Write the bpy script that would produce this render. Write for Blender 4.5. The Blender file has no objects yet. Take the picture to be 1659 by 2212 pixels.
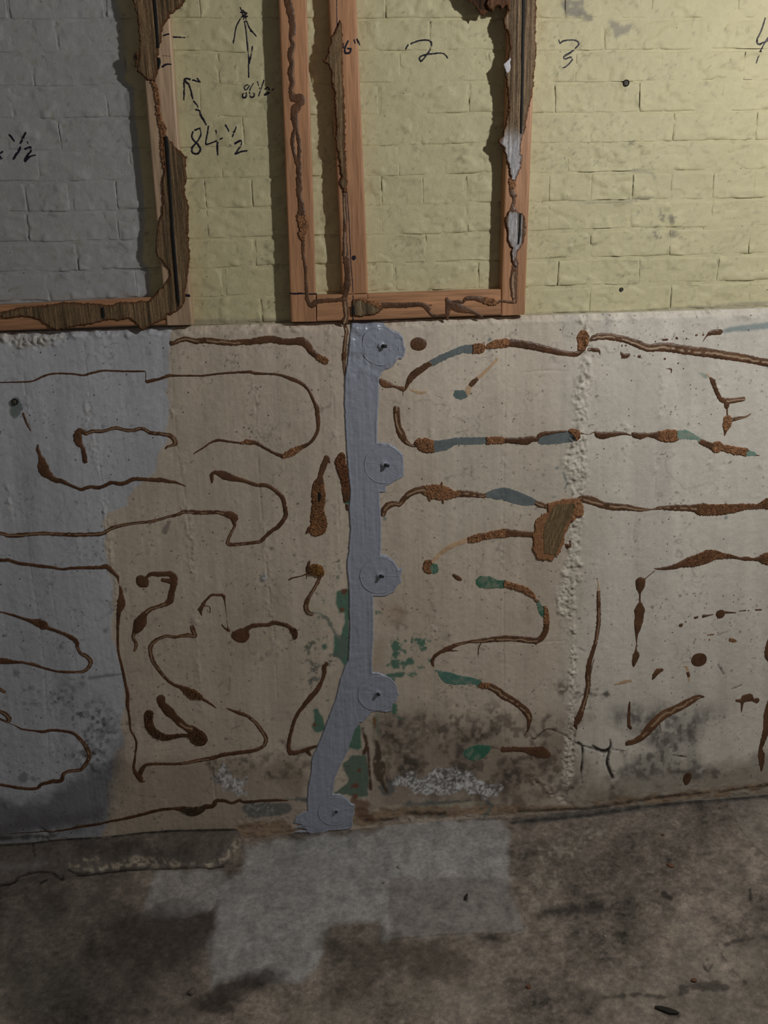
import bpy, math, random
import numpy as np

# ------------------------------------------------------------------ camera
IW, IH, F = 1659, 2212, 1850.0
CX, CY = IW / 2, IH / 2
_dv = np.array([155.0, 6200.0, F]); _dv /= np.linalg.norm(_dv)
_dh = np.array([1.0, -.0505, .085]); _dh -= _dh.dot(_dv) * _dv; _dh /= np.linalg.norm(_dh)
_wz = -_dv; _wx = _dh; _wy = np.cross(_wz, _wx)
M = np.array([_wx, _wy, _wz])                 # camera (x right, y down, z ahead) -> world
DIST, CAMZ = 2.15, 1.606
CAM = np.array([0.0, -DIST, CAMZ])
C = bpy.context.scene.collection
sc = bpy.context.scene
from mathutils import Matrix
cd = bpy.data.cameras.new('camera'); cam = bpy.data.objects.new('camera', cd); C.objects.link(cam)
c0, c1, c2 = M @ np.array([1, 0, 0]), M @ np.array([0, -1, 0]), M @ np.array([0, 0, -1])
cam.matrix_world = Matrix([[c0[0], c1[0], c2[0], CAM[0]], [c0[1], c1[1], c2[1], CAM[1]], [c0[2], c1[2], c2[2], CAM[2]], [0, 0, 0, 1]])
cd.sensor_fit = 'VERTICAL'; cd.sensor_height = 24.0; cd.lens = 24.0 * F / IH
cd.clip_start = .02
sc.camera = cam

# ------------------------------------------------------------------ world, lamps, exposure
w = bpy.data.worlds.new('world'); sc.world = w; w.use_nodes = True
bg = w.node_tree.nodes['Background']; bg.inputs[0].default_value = (1.0, .90, .78, 1); bg.inputs[1].default_value = .085
lt = bpy.data.lights.new('bulb_light', 'POINT'); lt.energy = 81.0; lt.shadow_soft_size = .035; lt.color = (1.0, .955, .885)
lo = bpy.data.objects.new('bulb_light', lt); C.objects.link(lo); lo.location = (1.5, -1.42, 2.36)
sc.view_settings.view_transform = 'Standard'; sc.view_settings.look = 'None'
sc.view_settings.exposure = 0.0; sc.view_settings.gamma = 1.0; sc.view_settings.use_curve_mapping = False

# ------------------------------------------------------------------ geometry of the picture
BRICK_Y, STUD_Y = .028, -.010                  # brick face, stud face; the concrete face is y = 0
def wall(px, py, y=0.0):
    px = np.asarray(px, float); py = np.asarray(py, float)
    a, b = (px - CX) / F, (py - CY) / F
    rx = M[0, 0] * a + M[0, 1] * b + M[0, 2]; ry = M[1, 0] * a + M[1, 1] * b + M[1, 2]; rz = M[2, 0] * a + M[2, 1] * b + M[2, 2]
    t = (y + DIST) / ry
    return rx * t, CAMZ + rz * t
def floorpt(px, py, z=0.0):
    a, b = (px - CX) / F, (py - CY) / F
    r = M @ np.array([a, b, 1.0]); t = (z - CAMZ) / r[2]
    return r[0] * t, -DIST + r[1] * t
def project(x, y, z):
    d = [np.asarray(x, float) - CAM[0], np.asarray(y, float) - CAM[1], np.asarray(z, float) - CAM[2]]
    u = M[0, 0] * d[0] + M[1, 0] * d[1] + M[2, 0] * d[2]
    v = M[0, 1] * d[0] + M[1, 1] * d[1] + M[2, 1] * d[2]
    q = M[0, 2] * d[0] + M[1, 2] * d[1] + M[2, 2] * d[2]
    return CX + F * u / q, CY + F * v / q

rng = np.random.default_rng(7)
LAT = rng.random((8, 256, 256)).astype(np.float32)
def vnoise(x, y, s=0):
    x = np.asarray(x, np.float32) + 300; y = np.asarray(y, np.float32) + 300
    xi = np.floor(x).astype(np.int32); yi = np.floor(y).astype(np.int32)
    fx = x - xi; fy = y - yi; fx = fx * fx * (3 - 2 * fx); fy = fy * fy * (3 - 2 * fy)
    L = LAT[s % 8]; a = xi & 255; b = yi & 255; a1 = (a + 1) & 255; b1 = (b + 1) & 255
    return (L[a, b] * (1 - fx) + L[a1, b] * fx) * (1 - fy) + (L[a, b1] * (1 - fx) + L[a1, b1] * fx) * fy
def fbm(x, y, o=4, s=0):
    r = 0; am = .5; t = 0
    for i in range(o):
        r = r + am * vnoise(x * 2 ** i + 17.3 * i, y * 2 ** i - 9.1 * i, s + i); t += am; am *= .5
    return r / t                                # 0..1, mean .5
def sstep(a, b, x):
    t = np.clip((x - a) / (b - a), 0, 1); return t * t * (3 - 2 * t)

# tiles: pictures zones that the strokes below are written in (origin x, origin y, scale)
TILE = {'P': (0, 0, 1), 'A': (0, 660, 3.318), 'B': (400, 660, 3.318), 'C': (800, 660, 3.318), 'D': (1159, 660, 3.318),
        'E': (0, 1180, 3.318), 'F': (400, 1180, 3.318), 'G': (800, 1180, 3.318), 'H': (1159, 1180, 3.318),
        'I': (0, 1680, 1.9988), 'J': (829, 1680, 1.9988), 'T': (0, 0, 2.765), 'U': (560, 0, 2.765), 'V': (1060, 0, 2.7696),
        'K': (260, 0, 7.54), 'N': (1040, 0, 10.37), 'Q': (720, 660, 8.295), 'R': (720, 920, 8.295), 'S': (720, 1180, 8.295), 'W': (720, 1420, 8.295), 'X': (600, 1660, 6.38), 'Y': (0, 1760, 2.9625)}
def parse(spec, defw=10):
    out = []; cur = []; T = TILE['P']; kind = 's'
    for tok in spec.replace('\n', ' ').split():
        if tok[0] == '@': T = TILE[tok[1]]
        elif tok == ';':
            if cur: out.append(cur)
            cur = []
        elif ',' in tok:
            v = [float(q) for q in tok.split(',')]
            wd = v[2] if len(v) > 2 else defw
            cur.append((T[0] + v[0] / T[2], T[1] + v[1] / T[2], wd / T[2], kind))
        else: kind = tok
    if cur: out.append(cur)
    return out
def poly(spec):
    return np.array([[p[0], p[1]] for p in parse(spec)[0]])
def densify(P, n=4):
    P = [tuple(p) for p in P]
    if len(P) < 2: return [(P[0][0], P[0][1], P[0][2], P[0][3]), (P[0][0] + .3, P[0][1], P[0][2], P[0][3])]
    out = []
    for i in range(len(P) - 1):
        a = P[max(i - 1, 0)]; b = P[i]; c = P[i + 1]; d = P[min(i + 2, len(P) - 1)]
        for k in range(n):
            t = k / n
            q = [.5 * ((2 * b[j]) + (-a[j] + c[j]) * t + (2 * a[j] - 5 * b[j] + 4 * c[j] - d[j]) * t * t + (-a[j] + 3 * b[j] - 3 * c[j] + d[j]) * t ** 3) for j in range(2)]
            out.append((q[0], q[1], b[2] + (c[2] - b[2]) * t, b[3]))
    out.append(P[-1]); return out

class Field:
    """distance field of strokes on a regular grid (u to the right, v second axis)"""
    def __init__(s, u0, v0, res, nu, nv):
        s.u0, s.v0, s.res = u0, v0, res; s.shape = (nv, nu)
        s.D = np.full(s.shape, 1e3, np.float32); s.K = np.zeros(s.shape, np.int16)
        s.L = np.zeros(s.shape, np.float32); s.S = np.zeros(s.shape, np.float32); s.R = np.ones(s.shape, np.float32)
    def seg(s, a, b, ra, rb, k, s0, pad):
        r = max(ra, rb) + pad
        i0 = max(int((min(a[0], b[0]) - r - s.u0) / s.res), 0); i1 = min(int((max(a[0], b[0]) + r - s.u0) / s.res) + 2, s.shape[1])
        j0 = max(int((min(a[1], b[1]) - r - s.v0) / s.res), 0); j1 = min(int((max(a[1], b[1]) + r - s.v0) / s.res) + 2, s.shape[0])
        if i1 <= i0 or j1 <= j0: return
        U = s.u0 + np.arange(i0, i1) * s.res; V = (s.v0 + np.arange(j0, j1) * s.res)[:, None]
        dx, dy = b[0] - a[0], b[1] - a[1]; l2 = dx * dx + dy * dy + 1e-12; l = math.sqrt(l2)
        t = np.clip(((U - a[0]) * dx + (V - a[1]) * dy) / l2, 0, 1)
        ex, ey = U - a[0] - t * dx, V - a[1] - t * dy
        rr = ra + (rb - ra) * t
        d = np.sqrt(ex * ex + ey * ey) - rr
        sl = (slice(j0, j1), slice(i0, i1)); m = d < s.D[sl]
        s.D[sl][m] = d[m]; s.K[sl][m] = k
        s.L[sl][m] = ((dx * (V - a[1]) - dy * (U - a[0])) / l / rr)[m]
        s.S[sl][m] = (s0 + t * l)[m]; s.R[sl][m] = rr[m]
    def stroke(s, pts, pad, kinds='sztgfn'):
        acc = 0
        for p, q in zip(pts[:-1], pts[1:]):
            s.seg(p, q, p[2], q[2], kinds.index(p[3]) if p[3] in kinds else 0, acc, pad)
            acc += math.hypot(q[0] - p[0], q[1] - p[1])
def poly_sdf(P, U, V):
    inside = np.zeros(np.broadcast(U, V).shape, bool); D = np.full(inside.shape, 1e6)
    n = len(P)
    for i in range(n):
        a = P[i]; b = P[(i + 1) % n]; dx, dy = b[0] - a[0], b[1] - a[1]; l2 = dx * dx + dy * dy + 1e-14
        t = np.clip(((U - a[0]) * dx + (V - a[1]) * dy) / l2, 0, 1)
        D = np.minimum(D, (U - a[0] - t * dx) ** 2 + (V - a[1] - t * dy) ** 2)
        c = ((a[1] > V) != (b[1] > V)) & (U < (b[0] - a[0]) * (V - a[1]) / (b[1] - a[1] + 1e-14) + a[0])
        inside ^= c
    D = np.sqrt(D); D[inside] *= -1
    return D

# ------------------------------------------------------------------ materials
def mat(name, base=None, rough=.8, bumps=(), vary=(.0, 8), spec=.4, stretch=(1, 1, 1), metal=0, pits=None, vary2=None):
    m = bpy.data.materials.new(name); m.use_nodes = True; n = m.node_tree.nodes; L = m.node_tree.links
    b = n['Principled BSDF']; b.inputs['Roughness'].default_value = rough; b.inputs['Specular IOR Level'].default_value = spec; b.inputs['Metallic'].default_value = metal
    tc = n.new('ShaderNodeTexCoord'); mp = n.new('ShaderNodeMapping'); mp.inputs['Scale'].default_value = stretch
    L.new(tc.outputs['Object'], mp.inputs[0])
    if base is None:
        a = n.new('ShaderNodeAttribute'); a.attribute_name = 'Col'; col = a.outputs['Color']
    else:
        a = n.new('ShaderNodeRGB'); a.outputs[0].default_value = (*base, 1); col = a.outputs[0]
    def noise(scale, detail=4, vec=None, r=.6):
        t = n.new('ShaderNodeTexNoise'); t.inputs['Scale'].default_value = scale; t.inputs['Detail'].default_value = detail; t.inputs['Roughness'].default_value = r
        L.new(vec or mp.outputs[0], t.inputs[0]); return t.outputs[0]
    def mul(col, fac):
        x = n.new('ShaderNodeMix'); x.data_type = 'RGBA'; x.blend_type = 'MULTIPLY'; x.inputs[0].default_value = 1
        L.new(col, x.inputs[6]); L.new(fac, x.inputs[7]); return x.outputs[2]
    for amt, scale in [v for v in (vary, vary2) if v and v[0] > 0]:
        r = n.new('ShaderNodeMapRange'); r.inputs[1].default_value = .3; r.inputs[2].default_value = .7
        r.inputs[3].default_value = 1 - amt; r.inputs[4].default_value = 1 + amt
        L.new(noise(scale), r.inputs[0]); col = mul(col, r.outputs[0])
    prev = None
    if pits:
        v = n.new('ShaderNodeTexVoronoi'); v.inputs['Scale'].default_value = pits[0]; L.new(mp.outputs[0], v.inputs[0])
        r = n.new('ShaderNodeMapRange'); r.inputs[1].default_value = pits[1]; r.inputs[2].default_value = pits[1] * 1.7; r.inputs[3].default_value = .12
        L.new(v.outputs['Distance'], r.inputs[0])
        # only some cells carry a pit
        cr = n.new('ShaderNodeMath'); cr.operation = 'GREATER_THAN'; cr.inputs[1].default_value = pits[2]
        sp = n.new('ShaderNodeSeparateColor'); L.new(v.outputs['Color'], sp.inputs[0]); L.new(sp.outputs[0], cr.inputs[0])
        mx = n.new('ShaderNodeMath'); mx.operation = 'MAXIMUM'; L.new(r.outputs[0], mx.inputs[0]); L.new(cr.outputs[0], mx.inputs[1])
        col = mul(col, mx.outputs[0])
    L.new(col, b.inputs['Base Color'])
    for scale, dist in bumps:
        bp = n.new('ShaderNodeBump'); bp.inputs['Distance'].default_value = dist; bp.inputs['Strength'].default_value = 1
        L.new(noise(scale, 5), bp.inputs['Height'])
        if prev: L.new(prev, bp.inputs['Normal'])
        prev = bp.outputs[0]
    if prev: L.new(prev, b.inputs['Normal'])
    return m
MT = {
 'concrete': mat('painted_concrete', rough=.72, bumps=((60, .0010), (330, .0007)), vary=(.06, 170), vary2=(.04, 30), pits=(62, .085, .22)),
 'brick': mat('painted_brick', rough=.6, bumps=((26, .0022), (240, .0006)), vary=(.04, 60), vary2=(.04, 7), pits=(60, .06, .10)),
 'floor': mat('stained_floor', rough=.66, bumps=((30, .0014), (260, .0008)), vary=(.24, 75), vary2=(.14, 300)),
 'sealant': mat('grey_epoxy', base=(.335, .375, .475), rough=.24, bumps=((45, .0016), (150, .0004)), vary=(.05, 20), spec=.5),
 'port': mat('port_plastic', base=(.03, .035, .04), rough=.35, bumps=((300, .0005),), vary=(.2, 100)),
 'glue': mat('brown_glue', rough=.40, bumps=((200, .0005),), vary=(.14, 120), spec=.45),
 'fibre': mat('torn_fibre', rough=.95, bumps=((420, .0026), (900, .001)), vary=(.45, 620), vary2=(.25, 90)),
 'flake': mat('old_paint', rough=.7, bumps=((500, .0008),), vary=(.12, 300)),
 'wood': mat('pine', rough=.42, bumps=((9, .0012), (40, .0005)), vary=(.26, 4.0), vary2=(.22, 22), stretch=(9, 9, .55), spec=.35),
 'plate_wood': mat('pine_flat', rough=.42, bumps=((9, .0012), (40, .0005)), vary=(.26, 4.0), vary2=(.22, 22), stretch=(.55, 9, 9), spec=.35),
 'board': mat('panel_backing', rough=.9, bumps=((20, .006), (60, .002)), vary=(.38, 22), vary2=(.30, 60), stretch=(26, 26, 1.1)),
 'black': mat('black_strip', base=(.006, .007, .009), rough=.7, vary=(.2, 50)),
 'ink': mat('marker_ink', base=(.012, .010, .022), rough=.45, vary=(.2, 90)),
 'metal': mat('rusty_metal', base=(.05, .04, .035), rough=.5, metal=.7, bumps=((500, .0005),), vary=(.3, 200)),
 'chip': mat('chip', rough=.8, bumps=((200, .001),), vary=(.2, 90)),
}

# ------------------------------------------------------------------ mesh helpers
def newmesh(name, co, faces, m, parent=None, cols=None, smooth=True, origin=None, nv=4):
    co = np.asarray(co, np.float32)
    if origin is None: origin = ((co.min(0) + co.max(0)) / 2)
    if parent is not None: loc = np.array(origin, float) - np.array(parent.get('_o', (0, 0, 0)), float)
    else: loc = np.array(origin, float)
    co = co - np.asarray(origin, np.float32)
    me = bpy.data.meshes.new(name)
    if isinstance(faces, np.ndarray):
        nf, k = faces.shape
        me.vertices.add(len(co)); me.vertices.foreach_set('co', co.ravel())
        me.loops.add(nf * k); me.loops.foreach_set('vertex_index', faces.ravel().astype(np.int32))
        me.polygons.add(nf); me.polygons.foreach_set('loop_start', np.arange(0, nf * k, k, dtype=np.int32)); me.polygons.foreach_set('loop_total', np.full(nf, k, np.int32))
        me.update(calc_edges=True)
    else:
        me.from_pydata(co.tolist(), [], faces)
    if smooth: me.polygons.foreach_set('use_smooth', np.ones(len(me.polygons), bool))
    if cols is not None:
        a = me.color_attributes.new('Col', 'FLOAT_COLOR', 'POINT')
        a.data.foreach_set('color', np.hstack([cols, np.ones((len(co), 1))]).astype(np.float32).ravel())
    me.materials.append(m); me.validate()
    o = bpy.data.objects.new(name, me); C.objects.link(o)
    o.location = loc
    if parent is not None: o.parent = parent
    o['_o'] = [float(q) for q in origin]
    return o
def tag(o, label=None, cat=None, group=None, kind=None):
    if label: o['label'] = label
    if cat: o['category'] = cat
    if group: o['group'] = group
    if kind: o['kind'] = kind
    return o
def gridfaces(nu, nv):
    i = np.arange(nu - 1)[None, :] + np.arange(nv - 1)[:, None] * nu
    return np.stack([i, i + 1, i + 1 + nu, i + nu], -1).reshape(-1, 4)
def islands(cell):
    lab = np.zeros(cell.shape, np.int32); n = 0; H_, W_ = cell.shape
    js, is_ = np.nonzero(cell)
    for j0, i0 in zip(js.tolist(), is_.tolist()):
        if lab[j0, i0]: continue
        n += 1; st = [(j0, i0)]; lab[j0, i0] = n
        while st:
            j, i = st.pop()
            for a, b in ((j + 1, i), (j - 1, i), (j, i + 1), (j, i - 1)):
                if 0 <= a < H_ and 0 <= b < W_ and cell[a, b] and not lab[a, b]: lab[a, b] = n; st.append((a, b))
    return [lab == k for k in range(1, n + 1)]
def field_pieces(name, X, Z, D, h, ybase, m, sel, parent, cols):
    res = X[0, 1] - X[0, 0]
    mn = np.minimum(np.minimum(D[:-1, :-1], D[1:, :-1]), np.minimum(D[:-1, 1:], D[1:, 1:])); cell = mn < -.05 * res
    if sel is not None: cell = cell & sel[:-1, :-1]
    out = []
    for c in islands(cell):
        if c.sum() < 5: continue
        s2 = np.zeros(D.shape, bool); s2[:-1, :-1] = c
        out.append((c.sum(), s2))
    return out
def field_mesh(name, X, Z, D, h, ybase, m, sel=None, parent=None, cols=None, thick_back=0.0, edge=.0004):
    """mesh of the cells inside D<0; its rim is snapped to D=0; ybase(X,Z) is the carrying surface, h the height over it"""
    nv, nu = D.shape; res = X[0, 1] - X[0, 0]
    gz, gx = np.gradient(D, res); g = np.sqrt(gx * gx + gz * gz) + 1e-6
    out = D > 0; k = np.where(out, np.clip(D / g, 0, res * 1.5), 0)
    Xs = X - gx / g * k; Zs = Z - gz / g * k
    mn = np.minimum(np.minimum(D[:-1, :-1], D[1:, :-1]), np.minimum(D[:-1, 1:], D[1:, 1:])); cell = mn < -.05 * res
    if sel is not None:
        cell &= sel[:-1, :-1]
    j, i = np.nonzero(cell)
    if len(j) == 0: return None
    a = j * nu + i; q = np.stack([a, a + 1, a + 1 + nu, a + nu], -1)
    used, inv = np.unique(q, return_inverse=True); q = inv.reshape(-1, 4)
    xs, zs = Xs.ravel()[used], Zs.ravel()[used]; hh = np.where(out, -edge, h).ravel()[used]
    yb = ybase(xs, zs)
    co = np.stack([xs, yb - hh, zs], -1); cc = None
    if cols is not None: cc = cols.reshape(-1, 3)[used]
    if thick_back > 0:
        n = len(co); back = co.copy(); back[:, 1] = yb + .0002
        e = np.concatenate([q[:, [0, 1]], q[:, [1, 2]], q[:, [2, 3]], q[:, [3, 0]]]); es = set(map(tuple, e.tolist()))
        rim = [(x, y) for x, y in es if (y, x) not in es]
        co = np.vstack([co, back]); rq = np.array([(y, x, x + n, y + n) for x, y in rim])
        q = np.vstack([q, q[:, ::-1] + n, rq]); cc = None if cc is None else np.vstack([cc, cc])
    return newmesh(name, co, q, m, parent, cc)

# ------------------------------------------------------------------ picture-space maps (stains, colour edges, ridges)
PR = 2.0; PU0, PV0 = -700.0, -420.0; PNU, PNV = 1500, 1560
PXm = PU0 + np.arange(PNU) * PR; PYm = (PV0 + np.arange(PNV) * PR)[:, None]
PXg, PYg = np.broadcast_arrays(PXm, PYm)
def pmap(spec, soft=3, amp=0, freq=.05, defw=10, seed=0, n=3, smoothed=True):
    Fd = Field(PU0, PV0, PR, PNU, PNV)
    for st in parse(spec, defw):
        Fd.stroke([(p[0], p[1], p[2] / 2, 's') for p in (densify(st, n) if smoothed else st + [st[-1]])], soft + amp + 4)
    d = Fd.D
    m = d < 500; o = np.zeros_like(d)
    dd = d[m]
    if amp: dd = dd + amp * 2 * (fbm(PXg[m] * freq, PYg[m] * freq, 4, seed) - .5)
    o[m] = sstep(soft, -soft, dd); return o
def parea(spec, soft=3, amp=0, freq=.05, seed=0):
    P = poly(spec); o = np.zeros((PNV, PNU), np.float32); pad = soft + amp + 4
    i0 = max(int((P[:, 0].min() - pad - PU0) / PR), 0); i1 = min(int((P[:, 0].max() + pad - PU0) / PR) + 1, PNU)
    j0 = max(int((P[:, 1].min() - pad - PV0) / PR), 0); j1 = min(int((P[:, 1].max() + pad - PV0) / PR) + 1, PNV)
    U = PXg[j0:j1, i0:i1]; V = PYg[j0:j1, i0:i1]
    d = poly_sdf(P, U, V)
    if amp: d = d + amp * 2 * (fbm(U * freq, V * freq, 4, seed) - .5)
    o[j0:j1, i0:i1] = sstep(soft, -soft, d); return o
def sample(A, px, py):
    u = np.clip((px - PU0) / PR, 0, PNU - 1.01); v = np.clip((py - PV0) / PR, 0, PNV - 1.01)
    i = u.astype(int); j = v.astype(int); fu = u - i; fv = v - j
    if A.ndim == 3: fu = fu[..., None]; fv = fv[..., None]
    return (A[j, i] * (1 - fu) + A[j, i + 1] * fu) * (1 - fv) + (A[j + 1, i] * (1 - fu) + A[j + 1, i + 1] * fu) * fv
class Paint:
    def __init__(s, col): s.A = np.empty((PNV, PNU, 3), np.float32); s.A[:] = col
    def mix(s, col, m, a=1.0):
        m = (np.clip(m, 0, 1) * a)[..., None]; s.A[:] = s.A * (1 - m) + np.array(col, np.float32) * m
    def mul(s, f): s.A *= f[..., None]
def N(freq, o=4, seed=0, fy=None): return fbm(PXg * freq, PYg * (fy or freq), o, seed)
exec_maps = True
n_big, n_mid, n_fine, n_vf = N(.004, 3, 1), N(.018, 4, 2), N(.09, 4, 3), N(.3, 2, 4)
n_streak = N(.05, 3, 5, .004)
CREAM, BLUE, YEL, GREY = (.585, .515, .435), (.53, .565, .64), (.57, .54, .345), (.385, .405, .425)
NEUT = (.70, .68, .63)
# --- concrete
con = Paint(CREAM)
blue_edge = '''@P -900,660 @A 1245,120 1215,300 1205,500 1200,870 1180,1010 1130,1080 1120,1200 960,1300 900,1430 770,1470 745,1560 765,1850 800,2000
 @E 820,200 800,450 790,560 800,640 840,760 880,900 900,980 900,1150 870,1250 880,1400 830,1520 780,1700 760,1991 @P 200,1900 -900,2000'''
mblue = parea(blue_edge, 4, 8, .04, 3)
con.mix(NEUT, parea('@P 1180,600 1240,1000 1235,1500 1235,1700 2300,1700 2300,600', 60, 50, .01, 2), .9)
con.mix((.68, .635, .56), parea('@P 880,600 900,900 930,1150 1300,1150 1300,600', 60, 60, .01, 4), .6)
con.mix((.49, .42, .335), pmap('@F 560,600,500 300,900,400 300,1400,300 ; @G 350,300,300 400,900,300', 90, 60, .008, 3), .45)
con.mix(BLUE, mblue)  # left part of the concrete toned blue-grey
con.mul(1 + .10 * (n_big - .5) * 2 + .12 * (n_streak - .5) * 2 + .09 * (n_mid - .5) * 2 + .05 * (n_fine - .5) * 2)
for sp, a in (('@A 200,1200,90 215,1600,90 @E 250,150,110 330,420,110 400,900,70', .10), ('@D 900,900,120 890,1400,130 @H 900,300,110', .06), ('@D 240,100,130 230,200,80', .08), ('@D 500,60,60 500,180,50', .10)):
    con.mix((.33, .34, .37), pmap(sp, 10, 10, .02), a * 3)
spk = sstep(.60, .70, n_fine)
con.mul(1 - .10 * spk * sstep(.4, .6, n_mid))
# warm and mould stains
DIRT, DARK = (.15, .115, .088), (.055, .043, .036)
low = parea('@P 800,1560 960,1560 1130,1590 1240,1560 1260,1700 1100,1740 830,1760 800,1700', 55, 40, .02, 1)
con.mix((.20, .152, .115), low, .62)
con.mix(DARK, low * sstep(.42, .62, n_mid) * (.4 + .6 * sstep(.4, .6, n_fine)), .75)
con.mix(DARK, pmap('@G 150,1350,120 480,1330,130 900,1280,120 ; 280,1500,150 ; 1000,1550,120 1300,1600,160 ; 560,1400,120', 30, 30, .03, 3) * sstep(.35, .6, n_fine), .5)
con.mix(DARK, pmap('@H 560,1170,70 700,1230,120 850,1330,180 1000,1400,190 1150,1280,190 1230,1200,110 ; 830,1180,100 1000,1210,110', 32, 26, .03, 4) * (.55 + .45 * sstep(.35, .6, n_fine)), .66)
con.mix((.17, .15, .12), parea('@H 700,1560 1000,1500 1300,1560 1659,1500 @P 1800,1640 1800,1730 1250,1790 1236,1730', 22, 30, .03, 5), .6)
con.mix(DARK, pmap('@H 620,1600,60 900,1620,110 1200,1620,90 1450,1600,60 ; 870,1640,120 ; 1250,1630,60 ; 560,1740,80', 16, 26, .04, 6) * sstep(.35, .6, n_fine), .62)
con.mix(DARK, pmap('@H 480,1060,60 180,1030,60 ; 230,980,60 ; 100,1230,90 60,1250,60 ; 230,1750,70', 10, 20, .05, 7) * sstep(.5, .62, n_fine), .7)
con.mix(DIRT, pmap('@G 130,470,110 200,560,80 ; 560,640,40 ; 1330,1000,90 1380,1060,60 ; 1380,1740,80 1200,1760,60', 14, 20, .05, 2) * sstep(.42, .6, n_fine), .6)
con.mix((.40, .29, .19), pmap('@G 60,700,50 40,800,60 30,880,40 ; 170,480,160', 18, 14, .04), .4)
# left low darkness of mould on the blue-grey area
con.mix((.11, .115, .14), parea('@E 0,1830 200,1800 400,1740 620,1600 800,1500 870,1400 890,1600 820,1750 760,2000 @P -800,1900 -800,1740', 22, 26, .03, 3), .72)
con.mix((.16, .16, .18), pmap('@E 480,1060,180 640,1200,200 760,1300,150 600,1450,160 800,1600,160', 40, 40, .03, 5) * sstep(.42, .62, n_fine), .55)
con.mix(DARK, parea('@P -800,1760 0,1770 130,1750 240,1750 240,1840 -800,1900', 20, 20, .04, 3), .35)
con.mix((.12, .12, .13), pmap('@E 165,1660,70 ; 590,980,40 ; 590,940,30 ; 115,910,50 ; 240,1670,40 ; 310,935,30 ; 440,715,22 ; 755,605,30', 4, 4, .1), .6)
con.mix((.14, .14, .15), pmap('@E 640,945,16 760,925,20 870,915,8 ; 670,1320,8 740,1325,8 830,1335,10 ; 380,1780,5 520,1775,5 ; 20,1850,16 60,1900,14 90,1950,8', 3, 3, .1), .7)
con.mix((.27, .215, .165), parea('@P 250,1640 450,1640 600,1650 665,1650 660,1790 250,1830', 16, 16, .03), .45)
con.mix((.13, .11, .09), pmap('@F 150,1540,20 300,1560,30 430,1590,50 600,1500,40 700,1430,40 850,1480,50 ; 600,1650,70 750,1600,80', 12, 16, .05, 1) * sstep(.4, .6, n_fine), .7)
con.mix((.16, .14, .12), pmap('@F 480,450,60 ; 560,780,120 ; 420,1270,60 330,1290,30', 22, 20, .05, 3) * sstep(.5, .65, n_fine), .5)
# white salts
def salts(sp, a=.85):
    k = pmap(sp, 4, 22, .06, 10, 4); con.mix((.17, .168, .17), k, .85); con.mix((.86, .88, .92), k * sstep(.40, .66, n_vf * .55 + n_fine * .25 + .2 * N(.02, 3, 6)), a)
salts('@F 260,1640,130 350,1700,130 400,1720,80'); salts('@F 570,230,44', .8)
salts('@G 250,1690,120 400,1720,160 540,1680,150 700,1700,150 800,1730,120 890,1770,60'); salts('@F 1640,1700,90')
con.mix((.135, .145, .145), pmap('@F 470,1890,110 600,1880,110 740,1870,60 ; 700,1815,24 870,1815,24 ; @G 240,1850,40 460,1840,44 640,1830,36 700,1830,20 ; 330,1910,60 480,1905,60 600,1900,50 ; 840,1840,40 ; 120,1740,110', 2.5, 8, .07, 2), .85)
con.mix((.58, .60, .64), pmap('@F 480,1870,90 600,1870,90', 10, 10, .06) * sstep(.6, .66, n_vf), .5)
con.mix((.40, .37, .28), pmap('@G 230,1885,20 330,1870,24 480,1868,28 620,1850,30 800,1840,18', 1.8, 5, .07), .8)
# warm rubble line at the wall foot
con.mix((.30, .20, .125), pmap('@P 520,1800,46 600,1795,44 660,1800,20 ; 770,1770,30 860,1755,26 960,1752,20 1100,1750,16 1240,1742,10 ; 1290,1735,14 1500,1716,14 1660,1695,14', 4, 12, .06, 3), .75)
con.mix((.16, .085, .05), pmap('@X 1060,450,90 1180,480,150 1150,600,180 1300,690,90', 6, 10, .08), .85)
con.mix((.025, .022, .02), pmap('@P 790,1772,5 860,1768,5 ; 880,1757,7 960,1756,8 ; 1120,1752,4 1232,1748,7 1300,1741,6 1420,1722,4 1560,1708,4 1659,1696,5', 3, 4, .1), .8)
con.mix((.030, .026, .024), pmap('@P -300,1830,10 0,1812,8 120,1805,6 ; 530,1812,8 600,1812,8 650,1806,8', 3, 5, .1), .7)
con.mix((.035, .032, .032), pmap('@E 480,1100,200 560,1200,220 700,1250,160 620,1400,160 700,1550,140', 40, 30, .03, 5) * sstep(.60, .68, N(.12, 4, 1)), .75)
con.mix((.055, .048, .042), pmap('@F 150,1560,60 400,1560,90 700,1480,60 850,1540,80 ; 620,1640,120 800,1620,120', 16, 20, .05, 4) * sstep(.52, .62, N(.1, 4, 2)), .7)
con.mix((.26, .215, .17), pmap('@F 700,1600,200 820,1700,160 ; 850,1560,60', 16, 16, .05), .5)
con.mix((.062, .046, .036), parea('@G 60,1280 480,1180 900,1150 1180,1240 1420,1300 1430,1800 900,1800 100,1700', 30, 34, .03, 2) * sstep(.55, .66, N(.08, 4, 3)), .55)
con.mix((.055, .048, .046), pmap('@H 500,1080,60 660,1200,100 900,1280,220 1150,1280,220 1000,1450,200 700,1500,120', 30, 30, .03, 2) * sstep(.54, .64, N(.10, 4, 5, .06)), .6)
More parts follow.
